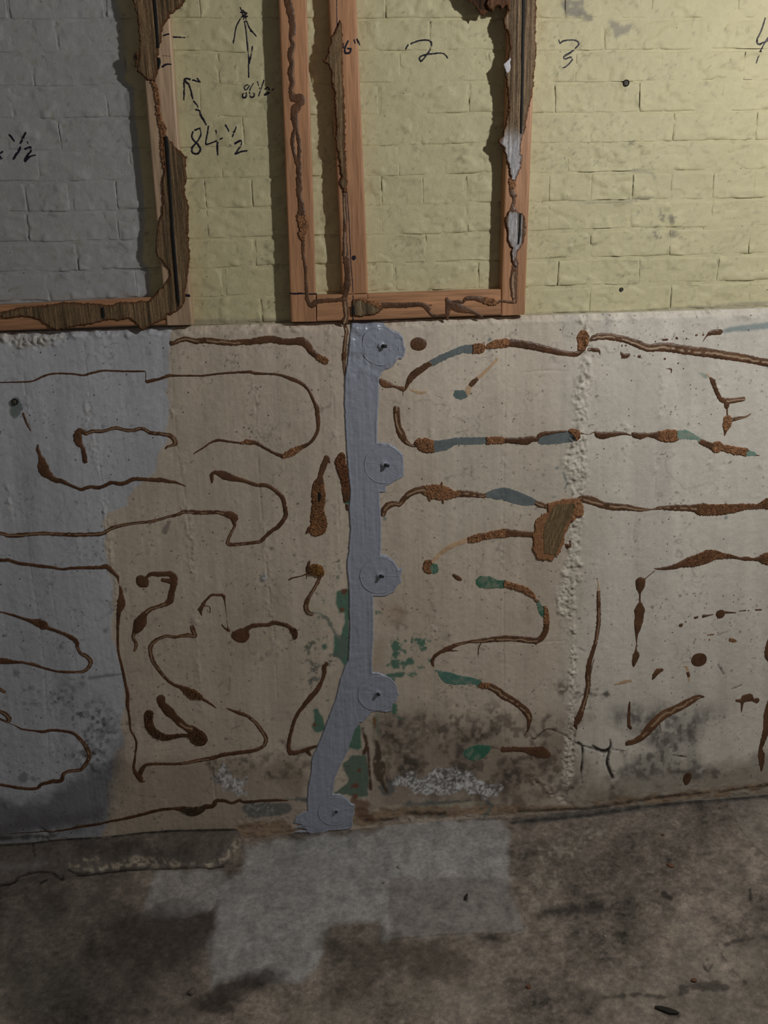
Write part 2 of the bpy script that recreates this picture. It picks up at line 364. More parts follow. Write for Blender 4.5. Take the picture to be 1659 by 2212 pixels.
# old teal paint
TEAL, TEALG = (.085, .20, .150), (.14, .19, .175)
def teal(sp, amp=5, a=.95, col=TEAL, area=False, th=None):
    k = parea(sp, 1.4, amp, .12, 2) if area else pmap(sp, 1.4, amp, .12, 10, 2)
    if th: k = k * sstep(th, th + .03, n_fine * .6 + n_vf * .4)
    con.mix(col, k, a)
teal('@F 1085,320 1120,310 1175,300 1175,640 1170,850 1140,860 1100,800 1060,780 1070,640 1105,660 1140,560 1140,480 1100,470 1080,400', 2, area=True)
teal('@F 900,480,14 960,478,16 1010,510,22 1050,580,20 1090,640,26 1130,680,60 1120,780,60', 3, .8, TEALG)
teal('@F 1000,720,40', 4); teal('@F 850,820,40 930,860,60 960,920,60 890,980,30 1060,790,50 1000,820,30', 9, .8, (.13, .16, .15), th=.47)
teal('@F 880,700,60 940,600,80 1000,560,50 ; 900,870,70 ; 830,940,50', 10, .75, (.16, .17, .14), th=.56)
teal('@F 900,600,160 1000,560,120 930,760,140', 12, .7, (.12, .16, .13), th=.585)
teal('@F 1090,120,60 1100,200,60 1080,260,60', 10, .7, (.09, .13, .12), th=.56)
teal('@F 985,320,30 995,400,16 ; 1080,260,26 1100,190,30 1110,120,14', 6, .8, th=.5)
teal('@F 935,1180,40 960,1240,60 955,1290,90', 3); teal('@F 1060,1090,10 1000,1110,10', 5)
teal('@F 1190,1310 1220,1280 1255,1270 1265,1440 1230,1460 1180,1450 1130,1460', 3, area=True)
teal('@F 1130,1560 1200,1500 1300,1500 1315,1650 1310,1790 1200,1790 1060,1770 1160,1700 1170,1660', 4, .95, (.11, .18, .14), area=True)
teal('@F 1350,1200 1390,1190 1390,1480 1340,1400', 3, .6, (.20, .24, .19), area=True)
con.mix((.20, .07, .04), pmap('@F 1140,325,40 ; 1140,370,10 ; 1122,448,34 ; 1245,1605,20 ; 1225,1715,34 1200,1720,26 ; 1220,1790,36 ; 930,1280,20', 2, 4, .1), .9)
teal('@G 190,650,30 170,700,60 210,760,90 190,820,80 240,860,60 ; 300,680,60 380,690,50 420,690,30 ; 320,740,60 400,730,30 ; 250,680,30', 11, .95, th=.43)
teal('@G 120,930,30 200,920,40 240,910,30 ; 160,960,40 ; 175,1140,40 170,1190,30 ; 240,1240,14 200,1225,12 ; 280,830,60 ; 120,850,14 ; 430,820,20', 5)
teal('@G 50,480,40 60,500,24 ; 300,920,80 ; 350,860,60', 8, .8, th=.5); teal('@G 870,1860,26 840,1900,34 820,1930,20', 5, .7, TEALG)
teal('@C 1340,1165,20 ; 1380,1200,16 1400,1240,20 1415,1270,20 1400,1305,16 ; 1325,1370,18 ; 1395,1315,10 ; 100,1530,30 ; 850,245,16 ; 1035,365,16 ; 850,320,14 ; @D 1360,1520,28 ; 120,1375,14 ; 350,440,16', 3, .8, (.14, .21, .23))
con.mix((.24, .31, .33), pmap('@D 1330,188,26 1450,165,46 1560,155,46 1659,142,50 @P 1760,690,16', 2.5, 3, .1), .85)
con.mix((.26, .35, .31), pmap('@D 1165,482,8 1210,505,34 ; 1655,445,20', 2, 3, .1), .8)
con.mix((.17, .215, .215), pmap('@A 105,690,64 112,740,96 100,775,50', 2, 6, .09), .92)
# rusty drips below the fourth port
con.mix((.075, .03, .018), pmap('@F 1265,1300,16 1290,1380,26 1300,1430,22 1280,1480,30 ; 1310,1440,14 1320,1600,18 1330,1740,20', 1.5, 3, .1), .95)
con.mix((.07, .045, .03), pmap('@F 1375,1400,24 1385,1480,50 1370,1580,50 1400,1660,60 1420,1700,40 1440,1760,16 ; 1410,1560,40 1430,1680,30', 1.5, 5, .1), .9)
con.mix((.42, .36, .27), pmap('@F 1355,1210,12 1345,1290,10 1380,1390,8 ; 1360,1540,10 ; 1420,1600,6 1440,1720,8', 1.5, 5, .1), .7)
con.mix((.20, .10, .04), pmap('@F 1355,1240,26 1360,1300,22', 1.5, 3, .1), .9)
# fine cracks and scratches, drawn both as colour and depth
CR = '''@G 1128,1325,4 1140,1350,4 1175,1385,8 1240,1330,7 1290,1315,6 1380,1350,5 1450,1400,8 1520,1430,9 1600,1452,9 1659,1470,9 ; 1490,1410,10 1520,1440,14 1520,1520,10 1515,1580,16 1510,1640,5 1520,1700,4
 ; @H 400,1430,6 470,1470,26 510,1460,24 530,1430,12 525,1385,8 ; 520,1470,14 505,1540,20 515,1590,24 545,1660,16 ; 280,1320,6 268,1400,10 255,1460,20 250,1480,12 ; 980,1500,6 1075,1515,8 ; 540,1455,5 640,1470,3
 ; 300,730,3 350,760,3 ; 1300,850,6 1345,920,5 ; 1395,1030,3 1470,1000,3 ; 85,1110,2'''
mcr = pmap(CR, 1.3, 1.2, .1, 6)
con.mix((.02, .017, .015), mcr, 1)
SCR = '''@F 560,1295,3 640,1220,5 ; 590,1280,3 650,1215,2 ; 330,1310,8 410,1275,8 ; @F 620,240,8 660,230,3 ; 600,270,5 640,240,5 ; 640,270,6 660,300,4 ; 640,700,3 ; 318,690,14 ; 325,750,4 328,780,5 ; 325,860,8 ; 328,890,6 ; 320,940,4 315,1060,3
 ; 215,1040,3 270,970,3 ; @G 455,1200,8 475,1260,12 480,1300,4 ; 360,1280,4 385,1210,4 ; 655,1000,4 655,1090,4 ; 775,700,5 773,800,4 ; @D 600,1015,5 640,1070,3 ; 1085,1040,4 1160,1120,3 ; 1190,600,3 ; @C 850,800,8 880,790,6 ; 600,915,4 700,895,5 ; 560,900,8 ; 725,1150,5 725,1220,6 ; 1080,1500,4 1060,1580,3 ; 920,1540,3 ; 1050,1575,14 ; 330,1650,10 320,1700,4 ; 1010,760,3
 ; @A 1180,1620,40 1210,1555,30 ; @A 780,1100,3 835,1200,5 ; @E 530,450,6 548,520,4 ; 110,1130,6 180,1130,4 ; @E 980,1780,6 1190,1800,3 ; @A 975,1790,5 1050,1760,5 ; @H 930,380,14 ; 1030,355,22 ; 1080,345,16 ; 1125,340,14 ; 1180,340,12 ; 830,440,24 ; 860,420,14 ; @H 1130,700,5 1140,660,3 ; 1290,640,5 1390,600,5'''
con.mix((.14, .12, .11), pmap(SCR, 1.0, 2, .15, 4), .65)
RID = '''@A 130,200,12 150,400,8 180,620,6 220,900,6 ; 585,230,34 610,500,44 650,800,56 690,1050,50 730,1300,46 760,1550,46 790,1850,40 @E 815,200,34 830,450,24 850,600,14
 ; @A 1215,260,12 1225,600,40 1240,800,24 1280,1050,16 1320,1300,20 1340,1550,80 1370,1750,60 1390,1950,40 @E 1390,330,36 1420,800,24 1440,1100,44 1460,1300,44
 ; @B 430,380,44 480,480,10 510,800,8 530,1150,20 535,1350,40 560,1600,8 590,1900,40 @F 590,200,44 610,330,60 630,600,44 650,900,20 670,1300,14
 ; @B 1030,150,20 1050,600,16 1070,900,8 1110,1500,16 ; @C 410,200,8 420,700,12 430,1150,12 440,1450,30 440,1700,36 @G 440,300,6 460,900,4
 ; @C 960,150,6 965,700,4 955,1300,4 950,1900,4 ; @C 1540,60,60 1545,300,44 1540,500,50 1510,650,70 1490,900,70 1470,1100,150 1480,1250,120 ; 1480,1550,60 1450,1750,66 1460,1990,60
 ; @G 1460,100,80 1400,450,130 ; 1460,600,30 1450,900,30 1440,1200,34 1420,1500,70 1400,1700,60
 ; @D 900,500,40 880,800,10 860,1050,8 845,1400,8 ; @D 1330,100,50 1300,500,30 1260,900,30 1240,1200,30 ; @D 1640,900,30 1600,1150,50 1580,1400,40 1560,1700,40
 ; @A 0,1080,24 50,1300,24 90,1600,24 ; @D 640,860,70 ; @H 520,700,110 ; @G 940,800,80 ; @G 480,1240,14 ; @G 1180,790,60'''
m_seam = pmap('@C 1540,60,70 1545,300,54 1540,500,60 1510,650,90 1490,900,90 1470,1100,170 1480,1250,140 1480,1400,50 1480,1550,76 1450,1750,80 1460,1990,76 @G 1460,100,90 1400,450,140 ; 1460,600,44 1450,900,44 1440,1200,44 1420,1500,90 1400,1700,70 ; @A 0,215,70 200,250,90 430,230,60', 7, 10, .06, 10, 3)
m_rid = np.maximum(pmap(RID, 7, 9, .05, 10, 3) * sstep(.36, .62, n_mid) * .45, m_seam)
vein = np.exp(-((N(.012, 4, 6) - .5) / .006) ** 2) * sstep(.5, .62, N(.01, 3, 3))
speck = sstep(.80, .84, N(.22, 2, 5)) * sstep(.45, .6, n_mid)
con.mix((.13, .115, .10), vein, .45); con.mix((.06, .05, .045), speck, .8)
con.mix((.60, .58, .52), m_rid * sstep(.45, .6, n_fine), .55); con.mix((.74, .71, .63), m_seam, .45); con.mul(1 - .18 * m_rid * sstep(.50, .38, n_fine))
# --- brick paint
brk = Paint(YEL)
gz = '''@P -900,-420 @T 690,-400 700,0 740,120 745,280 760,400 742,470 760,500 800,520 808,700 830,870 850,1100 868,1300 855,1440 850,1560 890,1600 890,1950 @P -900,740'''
brk.mix(GREY, parea(gz, 1.5, 1.5, .05))  # bricks left of the leftmost stud toned grey-white
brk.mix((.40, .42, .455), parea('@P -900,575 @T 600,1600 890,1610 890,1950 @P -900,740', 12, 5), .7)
brk.mix((.50, .48, .33), parea('@T 690,0 745,0 760,390 730,380 700,130', 6, 8), .5)
brk.mul(1 + .07 * (n_big - .5) * 2 + .05 * (n_mid - .5) * 2)
brk.mix((.30, .275, .19), sstep(.66, .72, N(.14, 3, 5)) * sstep(.48, .6, N(.03, 3, 2)), .5)
brk.mix((.12, .11, .09), sstep(.82, .86, N(.25, 2, 6)) * sstep(.5, .6, N(.02, 3, 4)), .7)
brk.mix((.48, .36, .19), pmap('@T 1150,1560,90 1170,1900,60 ; 1200,1400,60', 18, 18, .05, 2), .28)
brk.mix((.22, .21, .19), pmap('@V 440,20,30 470,60,60 530,70,60 590,110,14 ; 480,20,50 540,10,30', 3, 9, .09), .8)
brk.mix((.25, .235, .205), pmap('@V 705,125,16 740,150,50 760,190,60 790,180,50 850,145,8', 2.5, 6, .1), .75)
brk.mix((.19, .18, .16), pmap('@V 1010,1280,30 1030,1310,34 ; 1080,1310,50 ; 990,1400,44 1010,1420,26 ; 1090,1400,54 ; 990,1365,16 ; 880,1275,24 ; 840,855,34 860,850,24 ; 820,950,14 ; 870,1200,16', 2, 6, .2) * sstep(.42, .52, n_vf), .8)
brk.mix((.33, .31, .24), pmap('@V 750,1030,14 790,1040,14 ; 850,1020,22 970,1040,14 1000,1160,8 ; 770,1200,10 ; 480,1180,8 ; 500,1210,10 800,1210,14 900,1180,12 1000,1190,12', 2, 4, .1), .7)
brk.mix((.24, .22, .18), parea('@P 1135,676 1400,668 1660,650 1660,664 1400,684 1135,694', 2, 3, .2), .6)
brk.mix((.24, .22, .18), parea('@P 400,690 640,688 640,705 400,710', 2, 3, .2), .6)
# --- floor colours
flo = Paint((.205, .175, .152))
flo.mul(1 + .7 * (N(.006, 4, 6) - .5) * 2 + .5 * (N(.025, 5, 7) - .5) * 2 + .45 * (N(.09, 4, 3, .16) - .5) * 2 + .3 * (n_vf - .5) * 2)
flo.mix((.045, .038, .032), np.exp(-((N(.010, 4, 2) - .5) / .008) ** 2) * sstep(.5, .62, N(.008, 3, 5)), .4)
flo.mix((.20, .18, .15), sstep(.60, .66, N(.03, 4, 3)) * sstep(.45, .6, N(.006, 3, 7)), .35)
flo.mix((.06, .052, .046), parea('@I -700,380 520,400 640,560 900,640 900,900 800,1063 -700,1063', 40, 50, .012, 3), .42)
LG = (.40, .405, .415)
m1 = parea('@I 1060,290 1250,260 1500,240 1659,215 @J 0,190 500,170 540,260 530,400 @J 600,650 350,670 0,690 @I 1640,600 1420,640 1390,760 1340,850 1300,900 1150,860 1000,870 910,900 900,700 930,600 950,470 1050,400', 9, 12, .03)
flo.mix(LG, m1 * (.82 + .18 * N(.12, 3, 3, .02)), .9)
flo.mix(LG, parea('@I 680,400 950,390 1000,470 920,560 740,610 610,590 640,500', 7, 8, .03), .62)
flo.mix((.20, .172, .158), parea('@J 20,430 300,430 560,440 605,650 350,668 30,680', 5, 8, .03), .55)
flo.mix((.040, .034, .030), pmap('@I 520,640,160 700,680,260 820,640,180 ; 250,560,120 ; 500,760,110 590,830,160 580,920,120 ; 390,740,80', 30, 26, .02, 2), .62)
flo.mix((.028, .022, .02), pmap('@I 950,940,110 1100,880,90 1200,870,50 ; 860,980,50 1000,1000,40', 12, 18, .04, 3), .7)
flo.mix((.10, .10, .085), pmap('@I 150,880,260 300,940,160 ; 50,620,80 200,600,60 ; 380,560,80', 30, 30, .03, 1), .45)
flo.mix((.27, .245, .21), pmap('@J 100,950,160 300,960,160 500,960,80 ; @I 1560,1000,160 1250,1010,90', 26, 40, .04, 5), .42)
flo.mix((.06, .048, .038), pmap('@I 1440,720,120 1600,760,180 1500,900,120 1400,950,60 ; @J 60,760,140 300,800,160', 20, 30, .04, 6), .55)
flo.mix((.030, .028, .027), pmap('@J 690,575,20 800,570,44 930,555,26 ; 830,600,22 ; 420,685,24 500,690,12', 9, 10, .05), .85)
flo.mix((.36, .34, .30), pmap('@J 540,290,10 ; 780,260,60 940,235,44 ; 700,330,60 850,300,40 ; 650,540,14 760,530,10 720,430,40 660,440,60', 4, 16, .08, 3) * sstep(.46, .6, n_fine), .7)
flo.mix((.20, .195, .17), pmap('@J 1460,450,40 1520,480,30', 3, 10, .08, 3) * sstep(.5, .6, n_fine), .8)
flo.mix((.27, .25, .225), parea('@J 1490,95 1659,85 @P 1900,1720 1900,1880 @J 1659,330 1560,250 1500,150', 4, 3, .05), .45)
flo.mix((.075, .08, .078), pmap('@J 560,188,14 620,185,22 800,160,32 1100,130,28 1300,100,22 1659,75,22', 4, 4, .05), .7)
flo.mix((.28, .25, .21), parea('@J 1440,740 1659,690 1659,870 1560,880', 14, 16, .04), .55)
flo.mix((.235, .21, .18), parea('@J 1060,660 1200,650 1310,730 1160,860 900,940 1200,930 1300,1063 1659,1063 1659,900 1500,880 1420,720 1250,600', 22, 30, .03, 4), .55)
flo.mix((.03, .025, .022), pmap('@J 1440,720,8 1480,790,10 1560,880,10 ; 1290,900,24 1400,890,40 1480,900,30 ; 1200,990,12 1270,1020,24 ; 940,945,8 1100,930,10 1240,940,8 1330,900,14 ; 1470,715,10 1650,680,10 ; 1645,830,10 ; 1650,350,16', 3, 9, .07), .7)
flo.mix((.03, .025, .022), pmap('@J 355,510,12 360,530,8 ; 1380,800,8 1400,830,10 1420,800,6 ; 1395,780,6 ; 1210,500,24 1240,520,16 ; 1580,480,10 1585,520,16 ; 460,815,10 ; @I 1550,525,5 ; 1600,500,5 ; 1655,450,8 ; 1300,590,5', 1.5, 3, .1), .8)
flo.mix((.03, .028, .027), pmap('@J 540,190,8 700,178,10 860,160,12 1000,142,9 1200,115,8 1420,95,7 1659,72,8', 2, 5, .08), .75)
flo.mix((.03, .027, .025), pmap('@J 0,180,5 300,178,4 600,170,5 ; 1490,100,3 1530,200,4 1600,290,4 1659,340,5 ; 560,440,3 605,650,4 350,668,4 30,690,4', 1.5, 3, .1), .5)
flo.mix((.25, .245, .22), pmap('@J 65,388,14 ; 690,630,10 710,655,6 ; 955,687,8 ; 808,660,5 ; 990,350,5 ; @I 760,605,2 795,620,3 ; 830,620,2 850,640,2 ; 880,805,2 915,815,3', 1, 2, .2), .7)
# ledge
flo.mul(1 + .35 * (N(.05, 4, 1) - .5) * 2)
led = parea('@P -800,1900 @Y 0,190 380,155 660,140 860,118 1070,100 1540,90 1560,180 1430,320 1300,325 1040,332 700,350 560,380 400,410 0,450 @P -800,1950', 4, 3)
flo.mix((.115, .10, .088), led, .8)
flo.mix((.13, .115, .085), pmap('@Y 1080,170,60 1250,150,60 1450,130,70 1480,200,60 ; 1100,220,40 1300,200,50', 14, 26, .06, 4), .45)
flo.mix((.50, .44, .36), pmap('@Y 640,345,22 760,325,36 850,305,60 900,290,70 1050,305,56 1130,310,40 1250,320,26 1400,305,26 1490,225,40 1520,160,24 ; 450,330,26 520,345,30 600,355,20 ; 540,290,30 620,280,20', 4, 10, .1, 3) * sstep(.44, .54, N(.16, 3, 3)), .8)
flo.mix((.30, .27, .22), pmap('@Y 880,260,80 980,180,60 940,130,30 ; 600,300,60', 12, 20, .1, 5) * sstep(.52, .6, N(.16, 3, 4)), .6)
flo.mix((.025, .02, .018), pmap('@Y 480,180,60 600,220,80 760,230,90 880,190,60 1000,260,60 1180,240,80', 24, 24, .04, 5), .55)
flo.mix((.20, .205, .21), pmap('@Y 0,345,40 200,320,30 400,290,12', 8, 8, .05), .6)

flo.mix((.006, .005, .005), pmap('@Y -400,215,10 0,198,9 200,184,9 380,162,10 650,148,9 ; 720,142,9 860,122,10 1070,105,14 1240,101,10 1540,95,14 ; 210,180,10 222,265,8 ; -200,470,14 60,440,12 120,400,12 220,370,14 330,372,12 400,410,12 ; 440,352,10 500,380,12 600,374,12 860,346,11 1040,342,10 1300,333,10 1340,340,12 1430,322,10 ; 400,385,9 405,410,9 ; 260,430,9 300,410,9', 1.3, 1.6, .1, 10, 3), .95)
# ------------------------------------------------------------------ relief of the concrete (height towards the room, metres)
Z_TOP = float(wall(900, 691)[1])
EDGE = '''@A 595,250,3 625,520,3 660,800,3 700,1050,3 735,1300,3 770,1600,3 790,1950,3 ; @A 1215,260,3 1240,600,3 1270,1000,3 1320,1350,3 ; @B 490,480,3 510,800,3 530,1250,3 565,1700,3 590,1990,3 ; @B 1045,300,3 1075,1000,3 1110,1700,3
 ; @C 962,150,3 965,700,3 955,1300,3 950,1900,3 ; @C 1555,100,4 1545,500,4 1530,800,4 1500,1300,4 1490,1900,4 @G 1475,300,4 1465,900,4 1440,1600,4 ; @D 885,750,3 862,1050,3 848,1400,3 ; @G 455,400,3 460,1000,3 ; @G 955,300,3 960,1400,3 ; @G 1305,1300,3 1305,1700,3
 ; @A 150,350,2 210,900,2 ; @A 180,1500,3 230,1990,3 @E 250,350,3 300,700,3 340,1300,3 350,1640,3 ; @E 350,200,2 420,620,2 ; @F 600,300,3 640,700,3 660,1100,3 ; @G 700,690,3 1000,700,3 1400,680,4 ; @C 1110,480,8 1250,465,10 1400,470,6 ; @F 190,1545,4 215,1800,4 ; @G 800,1540,4 790,1780,4'''
m_edge = pmap(EDGE, 1.6, 1.5, .06, 3)
TOPR = pmap('@A 0,215,60 150,250,90 300,250,110 430,230,60 ; 570,180,50 900,170,60 1260,160,50 @B 100,140,30 500,150,30 900,150,40 ; @C 350,100,30 900,90,26 ; @D 0,70,26 600,55,26 1300,45,40 1500,60,60 1659,30,40 @P -600,740,40 ; @H 0,1700,60 240,1850,40 ; @P 100,1800,30', 8, 8, .05, 10, 5)
m_base = pmap('@P 540,1790,60 640,1790,50 ; 780,1762,40 900,1755,40 1100,1755,36 1240,1748,30 1400,1728,26 1659,1700,26 1900,1670,26', 10, 10, .05, 10, 2)
def hconc_raw(X, Z):
    px, py = project(X, np.zeros_like(X), Z)
    h = .0035 * (fbm(X * 2.2, Z * 1.4, 3, 1) - .5) * 2
    h = h + .0007 * (fbm(X * 26, Z * 9, 3, 2) - .5) * 2 + .0005 * (fbm(X * 90, Z * 90, 2, 6) - .5) * 2
    r = sample(m_rid, px, py); n1 = fbm(X * 130, Z * 110, 3, 3); n2 = fbm(X * 60, Z * 50, 3, 4)
    n3 = np.abs(fbm(X * 190, Z * 190, 3, 5) - .5) * 2
    h = h + r * (.0070 * (n1 - .5) * 2 + .0030 * n2 - .0035 * n3 + .0018)
    h = h + .00035 * (fbm(X * 170, Z * 5, 2, 4) - .5) * 2 + .0009 * (fbm(X * 12, Z * .8, 2, 7) - .5) * 2
    h = h - .0020 * sample(m_edge, px, py)
    h = h + sample(TOPR, px, py) * (.008 * (fbm(X * 55, Z * 55, 3, 5) - .5) * 2)
    h = h + sample(m_base, px, py) * (.004 * (fbm(X * 40, Z * 70, 3, 5) - .4) * 2)
    h = h - .005 * sample(mcr, px, py)
    top = sstep(.018, 0, Z_TOP + .004 * (fbm(X * 9, X * 0 + 3, 3, 1) - .5) - Z)
    return h - .012 * top * top
FX0, FX1, FR = -1.02, 1.46, .0026
gx = np.concatenate([np.linspace(-1.7, FX0 - .02, 20), np.arange(FX0, FX1, FR), np.linspace(FX1 + .02, 2.2, 20)])
gzv = np.concatenate([[-.02], np.arange(-.004, Z_TOP, FR), [Z_TOP]])
GX, GZ = np.meshgrid(gx, gzv)
HC = hconc_raw(GX, GZ)
def hconc(x, z):
    u = np.interp(x, gx, np.arange(len(gx))); v = np.interp(z, gzv, np.arange(len(gzv)))
    i = np.clip(u.astype(int), 0, len(gx) - 2); j = np.clip(v.astype(int), 0, len(gzv) - 2); fu = u - i; fv = v - j
    return (HC[j, i] * (1 - fu) + HC[j, i + 1] * fu) * (1 - fv) + (HC[j + 1, i] * (1 - fu) + HC[j + 1, i + 1] * fu) * fv
pxg, pyg = project(GX, 0 * GX, GZ)
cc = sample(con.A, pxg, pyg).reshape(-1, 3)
nv_, nu_ = GX.shape
co = np.stack([GX, -HC, GZ], -1).reshape(-1, 3)
fc = gridfaces(nu_, nv_)
# top ledge back to y = .05 and down behind
tx = gx; ytop = np.full_like(tx, .06)
n0 = len(co); co = np.vstack([co, np.stack([tx, ytop, np.full_like(tx, Z_TOP + .002)], -1)])
a = (nv_ - 1) * nu_ + np.arange(nu_ - 1); b = n0 + np.arange(nu_ - 1)
fc = np.vstack([fc, np.stack([a, a + 1, b + 1, b], -1)]); cc = np.vstack([cc, cc[(nv_ - 1) * nu_:nv_ * nu_] * .7])
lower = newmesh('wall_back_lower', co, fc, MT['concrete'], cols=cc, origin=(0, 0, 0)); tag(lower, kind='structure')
lower['label'] = 'poured concrete foundation wall, cream paint, blue-grey at the left, stained at its foot'

# ------------------------------------------------------------------ brick wall
ZB, CH = Z_TOP + .002, .0668
ROWS = [(190, 1), (293, 1), (916, 1), (448, 1), (445, 0), (478, 1), (128, 1), (233, 1), (69, 1), (130, 1), (230, 1), (120, 1), (200, 0), (70, 1)]
up = None
mx, mz = np.meshgrid(np.arange(-1.7, 2.2, .006), np.arange(ZB - .006, ZB + 14 * CH + .01, .006))
def hmort(X, Z): return -.0012 + .0022 * (fbm(X * 22, Z * 34, 3, 2) - .5) * 2 + .0009 * (fbm(X * 90, Z * 110, 2, 6) - .5) * 2
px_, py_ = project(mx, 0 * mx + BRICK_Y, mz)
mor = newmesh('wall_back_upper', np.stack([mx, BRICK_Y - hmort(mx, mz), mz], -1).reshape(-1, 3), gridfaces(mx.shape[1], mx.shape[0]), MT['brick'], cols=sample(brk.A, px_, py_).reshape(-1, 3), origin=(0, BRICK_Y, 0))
tag(mor, 'painted brick wall above the concrete, yellow paint, grey-white at the left', None, None, 'structure')
def hbrick_noise(X, Z, tilt):
    n = fbm(X * 20, Z * 30, 3, 6)
    return .0016 * (fbm(X * 10, Z * 16, 3, 3) - .5) * 2 + .0006 * (fbm(X * 70, Z * 80, 2, 5) - .5) * 2 + tilt + .0026 * sstep(.64, .70, n) - .0016 * sstep(.36, .32, n)
def hedge(X, Z, dx, dz):
    k = fbm(X * 9, Z * 4, 3, 5)
    return -.0024 * sstep(.30, .62, k) * (1 - np.clip(dz / .005, 0, 1)) ** 2 - .0016 * sstep(.50, .70, fbm(X * 7, Z * 25, 2, 2)) * (1 - np.clip(dx / .006, 0, 1)) ** 2
random.seed(5); brects = []
for r, (jp, stretcher) in enumerate(ROWS):
    z0 = ZB + r * CH; z1 = z0 + CH
    pyj = 655 - r * 60
    jx = float(wall(jp, pyj, BRICK_Y)[0]); stp = .2075 if stretcher else .1035
    k = int((-1.45 - jx) / stp) - 1; x = jx + k * stp
    while x < 1.85:
        g = .0008 + random.random() * .0008
        brects.append((x + g + random.uniform(-.003, .003), x + stp - g + random.uniform(-.003, .003), z0 + .0022, z1 - .0022, random.uniform(-.0005, .0005), r)); x += stp
def hup(x, z):
    h = hmort(x, z)
    for (a, b, c, d, t, r) in brects:
        m = (x > a) & (x < b) & (z > c) & (z < d)
        if m.any():
            h[m] = np.maximum(h[m], hbrick_noise(x[m], z[m], t) + hedge(x[m], z[m], np.minimum(x[m] - a, b - x[m]), np.minimum(z[m] - c, d - z[m])))
    return h
for (a, b, c, d, t, r) in brects:
    nx = max(int((b - a) / .0052), 8)
    e = np.array([0, .0012, .003, .006])
    xs = np.concatenate([a + e, np.linspace(a + .0105, b - .0105, nx), (b - e)[::-1]])
    zs = np.concatenate([c + e, np.linspace(c + .0105, d - .0105, 10), (d - e)[::-1]])
    X, Z = np.meshgrid(xs, zs)
    dd = np.minimum(np.minimum(X - a, b - X), np.minimum(Z - c, d - Z))
    jit = .0045 * (fbm(X * 30, Z * 8, 2, 1) - .5) * 2; jit2 = .0040 * (fbm(X * 9, Z * 3 + (Z > (c + d) / 2) * 7.7, 3, 2) - .5) * 2
    H = hbrick_noise(X, Z, t) + hedge(X, Z, np.minimum(X - a, b - X), np.minimum(Z - c, d - Z))
    H = np.where(Z - c < 1e-6, H - .0042 * sstep(.25, .5, fbm(X * 9, Z * 4, 3, 5)), np.where(d - Z < 1e-6, H - .0020, np.where(dd < 1e-6, H - .0009, H)))
    Xj, Zj = X + jit, Z + jit2
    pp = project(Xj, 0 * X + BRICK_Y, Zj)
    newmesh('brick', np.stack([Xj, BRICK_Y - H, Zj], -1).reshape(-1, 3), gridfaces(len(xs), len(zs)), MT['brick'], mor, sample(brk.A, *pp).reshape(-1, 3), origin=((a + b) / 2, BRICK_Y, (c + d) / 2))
# drips and lumps of paint at the joints
def stroke_obj(name, spec, m, ybase, yplane, hgt, parent=None, col=None, res=.0011, amp=.15, freq=160, prof=.5, label=None, defw=10, smooth_n=4, seed=0):
    strokes = []
    for st in parse(spec, defw):
        q = []
        for (px, py, wd, k) in densify(st, smooth_n):
            x, z = wall(px, py, yplane); x2, z2 = wall(px + 1, py, yplane)
            q.append((float(x), float(z), (wd * .5 * (1.08 if name != 'ink' else (1.2 if '86' not in (label or '') else 1.05))) * float(x2 - x), k))
        strokes.append(q)
    P = np.array([(p[0], p[1], p[2]) for s in strokes for p in s]); R = P[:, 2].max() + .004
    u0, v0 = P[:, 0].min() - R, P[:, 1].min() - R
    nu, nv = int((P[:, 0].max() + R - u0) / res) + 2, int((P[:, 1].max() + R - v0) / res) + 2
    Fd = Field(u0, v0, res, nu, nv)
    for s in strokes: Fd.stroke(s, .004)
    X, Z = np.meshgrid(u0 + np.arange(nu) * res, v0 + np.arange(nv) * res)
    near = Fd.D < .02
    nz = np.zeros_like(Fd.D); nz[near] = fbm(X[near] * freq, Z[near] * freq, 3, seed) - .5
    D = Fd.D + np.minimum(Fd.R, .006) * amp * 2 * nz
    return Fd, X, Z, D, nz
BROWN, FIB, TAN = np.array((.115, .056, .029)), np.array((.33, .165, .082)), np.array((.46, .33, .215))
GBLUE = np.array((.150, .185, .20))
